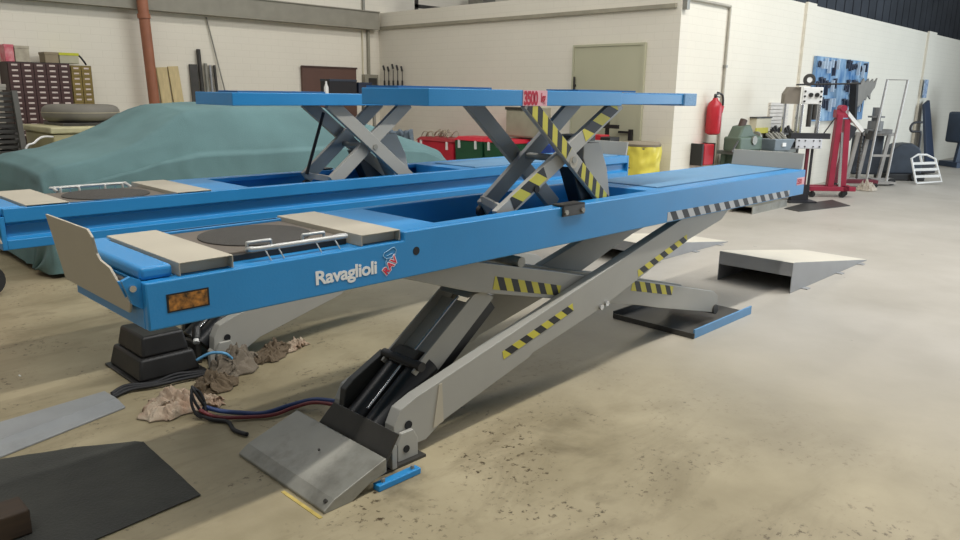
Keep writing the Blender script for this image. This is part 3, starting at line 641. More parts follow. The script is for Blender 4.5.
# ------------------------------------------------------------------ covered car
prof = [  # x, roof z, belt z, half width low, half width top
    (.885, .06, .04, .55, .5), (.89, .40, .30, .70, .62), (.90, .70, .52, .80, .70), (.93, .86, .62, .84, .74), (1.05, .93, .68, .85, .76), (1.35, .98, .74, .86, .76), (1.65, 1.07, .80, .86, .74),
    (1.88, 1.18, .86, .86, .70), (2.08, 1.30, .88, .86, .66), (2.18, 1.35, .90, .86, .64), (2.5, 1.375, .90, .86, .64), (3.1, 1.38, .90, .86, .64), (3.75, 1.36, .90, .86, .64), (4.0, 1.31, .90, .86, .65), (4.2, 1.21, .88, .86, .66), (4.5, 1.10, .86, .86, .68), (4.85, 1.0, .82, .86, .70), (5.2, .88, .70, .84, .72), (5.42, .72, .56, .78, .66), (5.50, .40, .30, .68, .56), (5.52, .06, .04, .6, .5)]
def lerp_prof(u):
    k = u*(len(prof)-1); i = min(int(k), len(prof)-2); f = k-i
    return [a+(b-a)*f for a, b in zip(prof[i], prof[i+1])]
def carf(u, v):
    x, H, Bz, w0, w1 = lerp_prof(u)
    s = v*2-1; sg = 1 if s >= 0 else -1; a = abs(s)
    # a: 0 roof centre -> 1 hem
    if a < .34: q = a/.34; y = w1*q; z = H-.045*q*q*min(1, H)
    elif a < .55: q = (a-.34)/.21; y = w1+(w0-w1)*(q**.75); z = (H-.045*min(1, H))+(Bz-(H-.045*min(1, H)))*q
    else: q = (a-.55)/.45; y = w0+.05*math.sin(q*PI)*.6; z = Bz*(1-q)+.04
    wr = noise.noise(Vector((x*1.6, s*3, 2)))*.03 + noise.noise(Vector((x*7, s*5+x*2, 5)))*.012 + max(0, .5-abs(noise.noise(Vector((x*2.2+s*1.5, s*4, 9))))*4)*.018
    if a > .55: wr += .03*math.sin(x*15+3*noise.noise(Vector((x*2, 0, 0))))*((a-.55)/.45)*.8
    y += wr*(.3+.7*a); z += wr*.35
    if u < .13 and a > .2:   # folds on the front
        x -= .025*math.sin(s*26)*(1-H/1.2)
    z = max(z, .02+.03*abs(noise.noise(Vector((x*3, s, 0)))))
    return (x, 5.13+sg*y if a > 0 else 5.13, z)
o = MB().grid(carf, 150, 120).build('covered_car', mat('teal_cover_cloth', (96, 126, 126), .95, var=.14, scale=1.6, bump=.3, bscale=140), smooth=180)
tag(o, 'car hidden under a teal cloth cover behind the back runway', 'covered car')
# sliver of red trolley at left edge
t = thing('red_trolley', 'red wheeled trolley cut off by the left edge, below the back runway', 'trolley', (.30, 4.2, 0))
MB().box(-.07, .51, 4.05, 4.5, .26, .62).build('body', redp, t, bevel=.02)
for x in (.03, .42):
    MB().lathe((x, 4.06, .12), [(.04, -.02), (.12, -.02), (.12, .02), (.04, .02)], 24, 'y').build('wheel', rubber, t, smooth=40)
    MB().box(x-.02, x+.02, 4.06, 4.12, .12, .28).build('fork', dsteel, t)

# ------------------------------------------------------------------ back wall things
t = thing('drawer_cabinet', 'wide brown small-parts drawer cabinet against the back wall at left', 'cabinet', (2.1, 8.75, 0))
mb = MB(); dkb = mat('brown_plastic', (72, 46, 42), .6, var=.12); label_m = mat('paper_label', (205, 190, 180), .7)
MB().box(1.86, 2.57, 8.6, 8.95, 0, 1.80).build('body', mat('cabinet_shell', (58, 44, 40), .6), t)
for c in range(5):
    for r in range(14):
        x = 1.935+c*.141; z = 1.755-r*.066
        dr = MB().box(x-.067, x+.067, 8.58, 8.60, z-.031, z+.031).build('drawer', dkb, t)
        MB().box(x-.033, x+.033, 8.575, 8.58, z-.002, z+.018).build('label_card', label_m, dr)
t = thing('drawer_cabinet', 'narrow mustard yellow small-parts drawer cabinet right of the brown one', 'cabinet', (2.75, 8.75, 0))
MB().box(2.575, 2.84, 8.62, 8.95, 0, 1.78).build('body', mat('mustard_shell', (112, 96, 48), .6), t)
must = mat('mustard_plastic', (128, 108, 50), .6, var=.15)
for c in range(2):
    for r in range(14):
        x = 2.645+c*.125; z = 1.735-r*.066
        dr = MB().box(x-.058, x+.058, 8.60, 8.62, z-.031, z+.031).build('drawer', must, t)
        MB().box(x-.03, x+.03, 8.595, 8.60, z-.002, z+.018).build('label_card', label_m, dr)
def carton(x0, x1, y0, y1, z0, z1, m, label, name='carton', cat='box', extra=None):
    t = thing(name, label, cat, ((x0+x1)/2, (y0+y1)/2, z0))
    MB().box(x0, x1, y0, y1, z0, z1).build('body', m, t, bevel=.006)
    MB().box(x0-.004, x1+.004, y0-.004, y1+.004, z1-.03, z1+.004).build('lid', extra or m, t, bevel=.003)
    return t
carton(1.86, 1.96, 8.62, 8.85, 1.80, 2.0, mat('red_print', (196, 70, 90), .6, rgb2=(214, 150, 150), scale=14), 'red printed box at left on top of the brown cabinet')
carton(1.97, 2.13, 8.62, 8.85, 1.80, 1.99, mat('pale_sack', (186, 178, 156), .8, rgb2=(160, 150, 132), scale=12), 'pale grey box standing between the red box and the grey case')
carton(2.30, 2.46, 8.62, 8.85, 1.80, 1.93, mat('greige_case', (140, 126, 100), .6), 'grey-brown case on top of the brown cabinet')
t = carton(2.47, 2.70, 8.62, 8.85, 1.80, 1.93, mat('off_white_box', (170, 166, 140), .6), 'box with yellow lid on top of the brown cabinet', extra=mat('yellow_lid', (190, 190, 40), .5))
hose('cable', [(2.70, 8.66, 1.92), (2.74, 8.66, 1.88), (2.78, 8.66, 1.82), (2.80, 8.68, 1.795)], .012, hk, 'dark cable hanging from the yellow-lidded box', 'cable')
# pipes on the wall
t = thing('downpipe', 'brown drain pipe running down the back wall', 'pipe', (3.66, 8.71, 0))
MB().cyl((3.60, 8.71, 3.2), (3.72, 8.71, 0), .072, 24).build('pipe', mat('brown_pipe', (150, 96, 70), .55), t, smooth=40)
MB().cyl((3.625, 8.71, 2.50), (3.627, 8.71, 2.44), .086, 24).build('collar', mat('brown_pipe', (150, 96, 70), .55), t, smooth=40)
wood = mat('pale_plank', (196, 178, 132), .7, var=.1, scale=6, stretch=(6, 6, 1))
tag(MB().beam((4.00, 8.80, 0), (3.90, 8.93, 1.80), .15, .03, up=(0, 1, 0)).build('plank', wood), 'pale wooden plank leaning on the back wall, left of two', 'plank', 'planks against the back wall')
tag(MB().beam((4.19, 8.80, 0), (4.07, 8.93, 1.82), .15, .03, up=(0, 1, 0)).build('plank', wood), 'pale wooden plank leaning on the back wall, right of two', 'plank', 'planks against the back wall')
def rod(x0, x1, h, r, m, label, name='metal_bar'):
    tag(MB().cyl((x0, 8.86, 0), (x1, 8.945-r, h), r, 12).build(name, m, smooth=40), label, 'bar', 'metal bars leaning on the back wall')
rod(4.52, 4.47, 2.08, .03, dsteel, 'tall dark steel bar among the bars on the back wall')
tag(MB().beam((4.40, 8.87, 0), (4.38, 8.93, 1.86), .12, .025, up=(0, 1, 0)).build('perforated_rail', dsteel), 'flat dark perforated rail leftmost of the leaning bars', 'rail')
rod(4.60, 4.57, 1.88, .026, steel, 'grey steel bar right beside the tall dark bar'); rod(4.69, 4.64, 1.86, .024, chrome, 'bright steel bar right of the tall dark bar')
rod(4.77, 4.71, 1.86, .022, dsteel, 'dark short bar at the right of the leaning bars')
rod(5.14, 4.64, 2.55, .010, steel, 'long thin rod reaching highest on the back wall', 'thin_rod')
tag(MB().lathe((4.33, 8.80, 1.22), [(.0, -.1), (.06, -.09), (.08, 0), (.06, .09), (.0, .1)], 20).cyl((4.33, 8.8, 0), (4.33, 8.8, 1.2), .03).build('float_post', white, smooth=60), 'white round-topped post below the leaning bars', 'post')
# brown board and door frame region
t = thing('brown_board', 'dark brown board standing against the back wall', 'board', (6.8, 8.9, 0))
MB().box(6.24, 7.34, 8.90, 8.95, 0, 1.90).build('panel', mat('brown_board', (92, 66, 56), .6, var=.06), t)
MB().box(6.22, 7.36, 8.89, 8.91, 1.88, 1.91).build('top_rail', mat('brown_dark', (66, 46, 40), .6), t)
carton(5.95, 6.46, 7.7, 7.95, 1.36, 1.68, mat('black_crate', (28, 28, 32), .6), 'black crate on tall rack behind the back lift table', name='crate', cat='crate', extra=mat('dark_blue_grey', (50, 58, 70), .6))
carton(6.50, 6.76, 7.7, 7.95, 1.36, 1.64, mat('navy_box', (36, 46, 66), .6), 'navy box at the right end of the tall rack', name='crate', cat='crate')
t = thing('tall_rack', 'tall steel rack carrying the black crates, back of the hall', 'rack', (6.3, 7.82, 0))
mb = MB()
for x in (5.90, 6.78):
    for y in (7.68, 7.97): mb.box(x-.02, x+.02, y-.02, y+.02, 0, 1.36)
mb.build('upright', steel, t); MB().box(5.86, 6.82, 7.64, 8.0, 1.32, 1.36).build('shelf', steel, t)
for i, (x, lab) in enumerate(((5.87, 'left white bottle on the tall rack'), (5.80, 'left small cream can on the tall rack'))):
    pass
t = thing('tool_bottle', 'white spray bottle left of the black crate on the rack', 'bottle', (5.90, 7.72, 1.36))
MB().lathe((5.90, 7.72, 1.36), [(.035, 0), (.035, .2), (.015, .25), (.015, .29)], 16).build('body', white, t, smooth=40)
MB().box(5.88, 5.94, 7.71, 7.73, 1.65, 1.68).build('trigger', black, t)
# electric box + conduit
t = thing('switch_box', 'grey switch box on the back wall near the corner', 'switch box', (7.62, 8.9, 1.6))
MB().box(7.50, 7.80, 8.86, 8.96, 1.60, 1.80).build('housing', mat('switch_grey', (140, 136, 120), .6), t, bevel=.006)
MB().box(7.58, 7.76, 8.85, 8.86, 1.62, 1.74).build('cover', dsteel, t)
MB().cyl((7.64, 8.93, 1.80), (7.64, 8.93, 2.57), .028).build('conduit', mat('switch_grey', (140, 136, 120), .6), t, smooth=40)
MB().cyl((7.52, 8.94, 1.80), (7.52, 8.94, 2.57), .012).build('thin_conduit', cream, t, smooth=40)
# conduit upward above the beam and dark frame above the low roof
tag(MB().cyl((7.55, 8.93, 2.88), (7.55, 8.93, 6.0), .025).build('wall_pipe', steel), 'thin pipe rising above the grey beam near the corner', 'pipe')
tag(MB().box(8.4, 8.45, 8.5, 8.55, 2.87, 4.4).box(8.4, 9.6, 8.5, 8.55, 2.98, 3.04).build('roof_frame', dsteel), 'dark steel frame standing on the low roof by the back wall', 'frame')
for k, (x, h, lab) in enumerate(((9.9, .5, 'left'), (11.2, .4, 'right'))):
    tag(MB().box(x, x+.35, 8.3, 8.7, 2.87, 2.87+h).build('roof_box', steel, bevel=.01), '%s grey box standing on the low roof' % lab, 'box')
# tool rack on end wall
t = thing('tool_rack', 'blue tool holder with small hand tools on the end wall', 'tool rack', (7.85, 8.5, 1.5))
MB().box(7.80, 7.905, 8.2, 8.80, 1.48, 1.56).build('holder', mat('navy_holder', (40, 52, 92), .5), t)
for i in range(5):
    y = 8.25+i*.125
    q = tag(MB().cyl((7.85, y, 1.56), (7.85, y, 1.70), .016).cyl((7.85, y, 1.86+.02*(i % 3)), (7.85, y+.03, 1.94+.02*(i % 3)), .018).cyl((7.85, y, 1.70), (7.85, y, 1.88), .007).build('hand_tool', black), 'small hand tool standing upright in the blue holder on the end wall', 'tool', 'hand tools in the blue holder')

# tyre on things left of car
t = thing('tyre', 'grey tyre lying flat on crates left of the covered car', 'tyre', (2.19, 7.55, 1.13))
prf = []
for k in range(20):
    a = 2*PI*k/20; prf.append((.31+.11*math.cos(a), .10*math.copysign(abs(math.sin(a))**.75, math.sin(a))))
MB().lathe((2.33, 7.6, 1.205), prf, 48, closed=True).build('casing', mat('dusty_rubber', (118, 114, 104), .7, var=.08), t, smooth=60)
MB().lathe((2.33, 7.6, 1.215), [(.4215, -.003), (.423, 0), (.4215, .003)], 48, closed=True).build('side_line', mat('pale_dust', (190, 180, 150), .7), t)
t = thing('cream_cabinet', 'low cream metal cabinet below the tyre', 'cabinet', (2.2, 7.4, 0))
MB().box(1.80, 2.70, 6.95, 7.95, 0, 1.00).build('body', mat('cream_metal', (176, 168, 126), .5, var=.08), t, bevel=.03, seg=3)
MB().box(1.78, 2.72, 6.93, 7.97, 1.0, 1.07).build('lid', mat('cream_metal2', (192, 186, 146), .5), t, bevel=.015)
carton(2.0, 2.62, 7.2, 7.9, 1.071, 1.10, dsteel, 'dark flat board between the tyre and the cream cabinet', name='flat_board', cat='board')
hose('white_hose', [(1.44, 6.7, .0), (1.45, 6.7, .80), (1.55, 6.7, .93), (1.66, 6.8, .98), (1.80, 6.94, .97)], .012, white, 'white bent hose beside the cream cabinet')
# dark rack far left
t = thing('dark_rack', 'dark slatted steel rack at the left edge in front of the drawers', 'rack', (1.3, 7.0, 0))
mb = MB()
for z in [.7+.055*i for i in range(14)]: mb.box(.95, 1.46, 6.88, 7.2, z, z+.03)
mb.build('slat', mat('rack_dark', (58, 56, 52), .6), t)
MB().beam((1.50, 6.86, .4), (1.46, 6.86, 1.46), .05, .05).beam((1.02, 6.86, .0), (1.0, 6.86, 1.46), .05, .05).beam((1.50, 6.86, 0), (1.50, 6.86, .4), .05, .05).build('upright', mat('rack_grey', (96, 94, 88), .6), t)
carton(1.10, 1.40, 6.9, 7.1, 1.463, 1.52, mat('grey_cloth', (150, 146, 134), .9), 'pale folded cloth on top of the dark rack', name='folded_cloth', cat='cloth')
t = thing('scrap_pile', 'dark heap of machine parts between the rack and cream cabinet', 'parts', (1.62, 7.4, 0))
mb = MB()
for i in range(14):
    x = 1.52+random.random()*.16; z = random.random()*.9; y = 7.3+random.random()*.5
    mb.beam((x, y, z), (x+.1*random.random(), y+.1, z+.12), .05, .08)
mb.build('parts', dsteel, t); MB().box(1.53, 1.74, 7.8, 7.9, 0, 1.06).build('backing', black, t)

# ------------------------------------------------------------------ bins along the end wall
def bin_(y0, y1, x0, h, body, lid, label, clip=True, group='row of bins by the end wall'):
    t = thing('storage_bin', label, 'bin', ((x0+.2), (y0+y1)/2, 0), group)
    MB().hexa([(x0+.04, y0+.03, 0), (x0+.42, y0+.03, 0), (x0+.42, y1-.03, 0), (x0+.04, y1-.03, 0)], [(x0, y0+.01, h), (x0+.45, y0+.01, h), (x0+.45, y1-.01, h), (x0, y1-.01, h)]).build('body', body, t, bevel=.02)
    MB().hexa([(x0-.02, y0, h), (x0+.47, y0, h), (x0+.47, y1, h), (x0-.02, y1, h)], [(x0+.04, y0+.05, h+.055), (x0+.42, y0+.05, h+.055), (x0+.42, y1-.05, h+.055), (x0+.04, y1-.05, h+.055)]).build('lid', lid, t, bevel=.01)
    if clip:
        for y in (y0+.13, y1-.13): MB().box(x0-.03, x0+.005, y-.012, y+.012, h-.12, h+.005).build('clip', white, t)
grn = mat('green_plastic', (28, 82, 52), .5); redb = mat('red_plastic', (190, 28, 50), .5)
bin_(6.42, 7.30, 7.35, .74, redb, mat('red_lid', (150, 34, 44), .5), 'red storage bin at the left of the row, beside the car tail')
bin_(5.80, 6.26, 7.35, .80, redb, redb, 'narrow red bin between the left red bin and the green ones') if False else None
bin_(5.78, 6.40, 7.35, .79, grn, redb, 'green bin with red lid, left one of the row')
bin_(5.12, 5.76, 7.35, .79, grn, redb, 'green bin with red lid behind the near lift table arms')
t = thing('net_heap', 'heap of pale netting lying on the left red bin', 'net', (7.5, 6.9, .84))
mb = MB()
for i in range(16):
    y = 6.55+random.random()*.6; x = 7.42+random.random()*.3
    mb.tube([(x, y, .80), (x+.03, y+.06, .86+random.random()*.05), (x, y+.12, .87), (x+.02, y+.2, .80)], .008, 6, sub=4)
mb.build('strands', mat('pale_net', (160, 150, 130), .8), t)
t = thing('grey_jacket_heap', 'blue-grey crumpled cloth hanging behind the back lift scissor', 'cloth', (6.2, 5.9, .0))
def jk(u, v):
    return (6.0+.05*math.sin(v*9+u*14)+.03*math.sin(u*31), 6.28-.45*u+.02*math.sin(v*20+u*9), .05+.93*v+.012*math.sin(u*25)*v+.05*noise.noise(Vector((u*6, 0, 1)))*v)
MB().grid(jk, 40, 20).build('cloth', mat('bluegrey_cloth', (96, 108, 118), .9, var=.2, scale=8), t, solid=.02, smooth=180)
MB().cyl((6.04, 6.02, 0), (6.04, 6.02, .95), .03).build('post', dsteel, t)
t = thing('wall_cabinet', 'small cream wall cabinet on the end wall behind the lift table', 'cabinet', (7.8, 5.25, .87))
MB().box(7.68, 7.907, 4.92, 5.60, .87, 1.31).build('body', mat('cab_cream', (176, 170, 148), .6), t, bevel=.005)
MB().box(7.665, 7.68, 4.94, 5.58, .89, 1.25).build('door', mat('cab_cream2', (160, 158, 136), .6), t, bevel=.003)
MB().box(7.66, 7.69, 4.91, 5.61, 1.27, 1.31).build('top_edge', dsteel, t)
t = thing('blue_drum', 'blue plastic container with white label behind the lift arms', 'container', (7.3, 4.58, 0))
MB().box(7.2, 7.55, 4.30, 4.78, 0, .85).build('body', mat('royal_blue_plastic', (38, 66, 140), .5), t, bevel=.04, seg=3)
MB().box(7.195, 7.2, 4.66, 4.75, .62, .80).build('label', mat('lbl', (214, 214, 190), .6), t)
t = thing('work_table', 'low steel table carrying the red tool box by the end wall', 'table', (7.35, 3.6, 0))
MB().box(7.15, 7.65, 3.36, 4.1, .80, .84).build('top', dsteel, t)
for x in (7.19, 7.61):
    for y in (3.42, 4.06): MB().box(x-.02, x+.02, y-.02, y+.02, 0, .80).build('leg', dsteel, t)
t = thing('tool_box', 'red tool box with black end on the steel table', 'tool box', (7.35, 3.7, .84))
MB().box(7.22, 7.42, 3.52, 3.98, .84, 1.0).build('body', redp, t, bevel=.008)
MB().box(7.21, 7.43, 3.37, 3.52, .84, .98).build('end_case', black, t, bevel=.006)
MB().box(7.21, 7.22, 3.64, 3.70, .86, .92).build('sticker', white, t)
t = thing('black_stand', 'black post with cross arm standing behind the red tool box', 'stand', (7.6, 3.7, 0))
MB().box(7.68, 7.72, 3.74, 3.78, 0, 1.36).build('post', black, t); MB().box(7.66, 7.69, 3.56, 3.92, 1.07, 1.12).build('cross_arm', black, t)
t = thing('tap_valve', 'dark tap lever above the yellow waste bin', 'tap', (7.85, 3.5, .95))
MB().box(7.83, 7.90, 3.46, 3.51, .90, 1.06).build('body', black, t); MB().beam((7.85, 3.47, 1.02), (7.85, 3.68, 1.02), .02, .03).build('lever', black, t)
# yellow waste bin
t = thing('waste_bin', 'grey bin lined with a bright yellow bag by the wall corner', 'bin', (7.5, 3.08, 0))
MB().lathe((7.5, 3.08, 0), [(.18, 0), (.2, .05), (.23, .84), (.235, .86), (.22, .87)], 28).build('body', mat('bin_grey', (112, 108, 98), .6), t, smooth=50)
def bagf(u, v):
    a = u*2*PI; z = .45+.43*v; r = .235+.015*math.sin(a*5+v*4)*(1-v)+.03*noise.noise(Vector((math.cos(a)*3, math.sin(a)*3, z*11)))+.014*v
    return (7.5+r*math.cos(a), 3.08+r*math.sin(a), z)
MB().grid(bagf, 60, 16).build('yellow_bag', mat('yellow_bag', (212, 198, 78), .4, var=.06), t, smooth=180)
MB().lathe((7.5, 3.08, .88), [(.245, 0), (.25, .03), (.22, .05), (.1, .055)], 28).build('lid', mat('bin_lid', (128, 118, 100), .6, var=.15), t, smooth=50)

# ------------------------------------------------------------------ long wall, right
t = thing('fire_extinguisher', 'red fire extinguisher hung on the long wall', 'fire extinguisher', (8.76, 2.78, 1.0))
cx = 8.76
MB().lathe((cx, 2.77, 1.0), [(.06, 0), (.095, .02), (.10, .05), (.10, .36), (.085, .42), (.04, .46), (.03, .49)], 28).build('cylinder', redp, t, smooth=50)
MB().lathe((cx, 2.77, 1.49), [(.022, 0), (.022, .04)], 12).beam((cx-.06, 2.75, 1.53), (cx+.09, 2.75, 1.55), .02, .02).beam((cx-.02, 2.75, 1.51), (cx+.08, 2.75, 1.50), .02, .015).build('valve', dsteel, t)
MB().tube([(cx+.03, 2.76, 1.56), (cx+.14, 2.74, 1.52), (cx+.17, 2.74, 1.40), (cx+.15, 2.75, 1.32)], .014, 8, sub=5).build('hose', black, t, smooth=180)
MB().cyl((cx+.14, 2.75, 1.30), (cx+.17, 2.75, 1.38), .03).build('horn', redp, t)
t = thing('red_case', 'small red case with black straps hung below the extinguisher', 'case', (8.58, 2.78, .6))
MB().box(8.45, 8.72, 2.70, 2.88, .60, .88).build('body', redp, t, bevel=.015)
for q in (8.405, 8.72): MB().box(q, q+.04, 2.71, 2.88, .60, .89).build('strap', black, t)
t = thing('wall_conduit', 'grey conduit running along the top of the long wall and down to the extinguisher', 'pipe', (8.6, 2.87, 1.5))
MB().cyl((7.95, 2.86, 2.70), (9.14, 2.86, 2.70), .02).cyl((9.14, 2.86, 2.70), (9.14, 2.86, .5), .018).build('pipe', mat('conduit_paint', (170, 164, 150), .5), t, smooth=40)
MB().box(7.92, 7.99, 2.82, 2.885, 2.56, 2.70).build('junction_box', steel, t)
MB().box(9.11, 9.17, 2.84, 2.885, 1.9, 1.93).build('clip', steel, t)

# objects that face the aisle are laid out in a turned frame : u to the right, v away, z up
def frame(px, py, rz=-.798):
    c, s = math.cos(rz), math.sin(rz)
    return lambda p: Vector((px+p[0]*c-p[1]*s, py+p[0]*s+p[1]*c, p[2]))
gm = mat('machine_green', (84, 100, 84), .5, var=.1)
T = frame(9.22, 2.50, -.1)
t = thing('bench_grinder', 'green machine with side lever on the bench by the long wall', 'machine', T((0, 0, .78)))
MB().box(-.34, .24, -.12, .14, .78, .98).build('body', gm, t, T=T, bevel=.03, seg=3)
MB().prism([(-.34, .95), (-.22, 1.12), (-.05, 1.14), (.05, 1.02), (.2, .98)], -.09, .1).build('housing', gm, t, T=T, bevel=.02)
MB().cyl((-.15, 0, 1.10), (-.10, 0, 1.20), .05).build('cap', mat('brown_cap', (70, 54, 44), .6), t, T=T)
MB().tube([(-.36, -.1, .93), (-.55, -.14, .80)], .012, 8).cyl((-.56, -.14, .79), (-.54, -.14, .81), .02).build('lever', dsteel, t, T=T)
MB().cyl((-.0, -.14, .93), (-.0, -.12, .93), .06).cyl((.28, 0, .96), (.24, 0, .96), .08).build('wheel', steel, t, T=T, smooth=40)
T = frame(9.50, 2.36, -.3)
t = thing('parts_bin', 'blue-grey open parts bin right of the green machine', 'bin', T((.2, 0, .78)))
MB().hexa([(.10, -.1, .78), (.42, -.1, .78), (.42, .12, .78), (.10, .12, .78)], [(.06, -.14, .94), (.46, -.14, .94), (.46, .14, .94), (.06, .14, .94)]).build('body', mat('bluegrey_plastic', (130, 142, 150), .5), t, T=T, bevel=.008)
MB().box(.22, .29, -.135, -.12, .84, .89).build('label', white, t, T=T)
mb = MB()
for i in range(9): mb.beam((.08+.04*i, -.08+.02*(i % 3), .93), (.12+.04*i, .08, 1.0+.02*(i % 2)), .02, .03)
mb.build('contents', steel, t, T=T)
# bench
t = thing('work_bench', 'grey work bench along the long wall behind the runway end', 'bench', (9.4, 2.4, 0))
MB().box(8.95, 10.20, 2.18, 2.78, .735, .78).build('top', mat('bench_grey', (108, 112, 106), .6), t, bevel=.004)
for x in (9.05, 10.12):
    for y in (2.45, 2.72): MB().box(x-.03, x+.03, y-.03, y+.03, 0, .735).build('leg', gm, t)
MB().box(9.1, 9.5, 2.4, 2.7, .2, .735).build('cupboard', gm, t)
t = thing('wall_box', 'small cream box with yellow base on the long wall', 'box', (10.35, 2.82, 1.0))
MB().box(10.12, 10.62, 2.78, 2.885, 1.0, 1.20).build('body', cream, t); MB().box(10.10, 10.64, 2.77, 2.885, 1.20, 1.22).build('lid', dsteel, t)
MB().box(10.10, 10.5, 2.76, 2.78, .98, 1.06).build('yellow_band', tapeY, t)
t = thing('ribbed_cover', 'grey ribbed panel on the long wall beside the press', 'panel', (11.0, 2.86, 1.0))
mb = MB()
for i in range(8): mb.box(10.72, 11.4, 2.85, 2.885, 1.0+i*.055, 1.045+i*.055)
mb.build('ribs', mat('panel_grey', (206, 200, 190), .6), t)
# shelf of dark castings behind the press
T = frame(10.98, 2.62, -.35)
t = thing('castings_shelf', 'dark shelf stacked with metal parts left of the white press', 'shelf', T((0, 0, 0)))
mb = MB()
for z in (.55, .72, .84, .95): mb.box(-.42, .12, -.1, .15, z, z+.03)
mb.box(-.42, -.39, -.1, .15, 0, 1.0); mb.box(.09, .12, -.1, .15, 0, 1.0)
mb.build('rack', dsteel, t, T=T)
mb = MB()
for i in range(10): x = -.36+.045*i; mb.cyl((x, 0, .98), (x, .05, 1.02+.03*(i % 3)), .022)
mb.box(-.36, .06, -.06, .1, .75, .82); mb.box(-.3, .0, -.06, .1, .58, .68)
mb.build('parts', black, t, T=T)

# hydraulic press
T = frame(10.45, 2.10)
t = thing('shop_press', 'grey and white workshop press with round gauge by the long wall', 'press', T((0, 0, 0)))
pm = mat('press_grey', (150, 146, 136), .5); pk = mat('press_dark', (44, 44, 48), .5)
# rear column with hood
MB().prism([(-.42, 1.42), (-.42, 1.56), (-.36, 1.66), (-.20, 1.66), (-.20, 1.42)], .02, .16).build('hood', mat('hood_grey', (128, 120, 108), .6), t, T=T)
MB().box(-.41, -.38, .04, .08, .9, 1.42).box(-.22, -.19, .04, .08, .9, 1.42).build('rear_post', chrome, t, T=T)
# head plate
MB().box(-.20, .09, -.06, -.03, 1.42, 1.66).build('head_plate', white, t, T=T, bevel=.01)
for x in (-.17, .06):
    for z in (1.46, 1.53, 1.60): MB().cyl((x, -.075, z), (x, -.06, z), .014, 8).build('plate_bolt', black, t, T=T)
for x in (-.09, .0): MB().cyl((x, -.09, 1.55), (x, -.06, 1.55), .03).build('valve_knob', black, t, T=T)
MB().box(-.20, -.165, -.06, 0, .98, 1.42).box(.05, .085, -.06, 0, .98, 1.42).build('front_post', chrome, t, T=T, bevel=.003)
MB().cyl((-.06, -.03, 1.42), (-.06, -.03, 1.1), .035).cyl((.01, -.03, 1.42), (.01, -.03, 1.2), .03).build('ram', dsteel, t, T=T, smooth=40)
MB().lathe((-.12, -.05, 1.76), [(.04, 0), (.085, 0), (.085, .03), (.04, .03)], 28, 'y', closed=True).build('gauge_rim', dsteel, t, T=T, smooth=40)
MB().cyl((-.12, -.045, 1.76), (-.12, -.04, 1.76), .07, 24).build('gauge_face', white, t, T=T)
MB().cyl((-.30, -.04, 1.69), (.62, -.04, 1.72), .012).build('pump_lever', black, t, T=T)
MB().box(-.32, .25, -.10, .0, .93, 1.01).build('cross_beam', pk, t, T=T)
MB().box(-.25, .13, -.13, -.10, .79, .93).build('lower_plate', mat('press_plate', (206, 208, 212), .5), t, T=T, bevel=.008)
for x in (-.21, -.12, .0, .09):
    for z in (.82, .905): MB().cyl((x, -.14, z), (x, -.13, z), .011, 8).build('plate_bolt', black, t, T=T)
MB().box(-.06, -.02, -.08, -.04, 0, .80).build('stand_post', mat('maroon_paint', (104, 36, 48), .5), t, T=T)
MB().box(.02, .05, -.06, -.03, 0, .85).build('rear_stand_post', pk, t, T=T)
MB().box(-.22, .0, -.10, .0, .03, .26).box(-.28, .12, -.2, .1, 0, .03).build('foot', pk, t, T=T)

# red engine crane folded upright
T = frame(11.42, 2.03)
t = thing('engine_crane', 'folded red engine crane on small castors beside the press', 'engine crane', T((0, 0, 0)))
cr = mat('crane_red', (150, 38, 60), .45, var=.08)
MB().box(-.42, .30, -.14, -.06, .10, .17).box(-.42, .30, .06, .14, .10, .17).box(.1, .2, -.14, .14, .1, .17).build('base_frame', cr, t, T=T, bevel=.006)
MB().beam((-.08, -.05, .17), (-.06, -.05, 1.28), .09, .10).build('mast', cr, t, T=T, bevel=.006)
MB().beam((.13, -.02, .17), (.07, -.02, 1.20), .09, .10).build('folded_boom', cr, t, T=T, bevel=.006)
MB().beam((.05, -.1, .17), (-.01, -.1, 1.0), .035, .03).build('ram', chrome, t, T=T)
MB().beam((-.03, -.06, 1.38), (.32, -.06, 1.02), .06, .05).build('white_arm', white, t, T=T)
MB().box(-.12, .06, -.09, .03, 1.22, 1.34).cyl((-.02, -.1, 1.36), (-.02, .04, 1.36), .05).build('head_joint', cr, t, T=T)
MB().beam((-.10, -.04, 1.24), (-.36, -.02, .80), .015, .015).build('handle', dsteel, t, T=T)
for x, y in ((-.36, -.1), (-.36, .1), (.24, .1), (.10, -.12)):
    MB().lathe((x, y, .045), [(.012, -.02), (.045, -.02), (.045, .02), (.012, .02)], 16, 'y').box(x-.012, x+.012, y-.03, y+.03, .04, .10).build('castor', black, t, T=T)
mb = MB()
for k in range(12): mb.lathe((.34, -.03, .98-.06*k), [(.012, -.03), (.022, -.02), (.022, .02), (.012, .03)], 8, 'z')
mb.build('chain', dsteel, t, T=T)

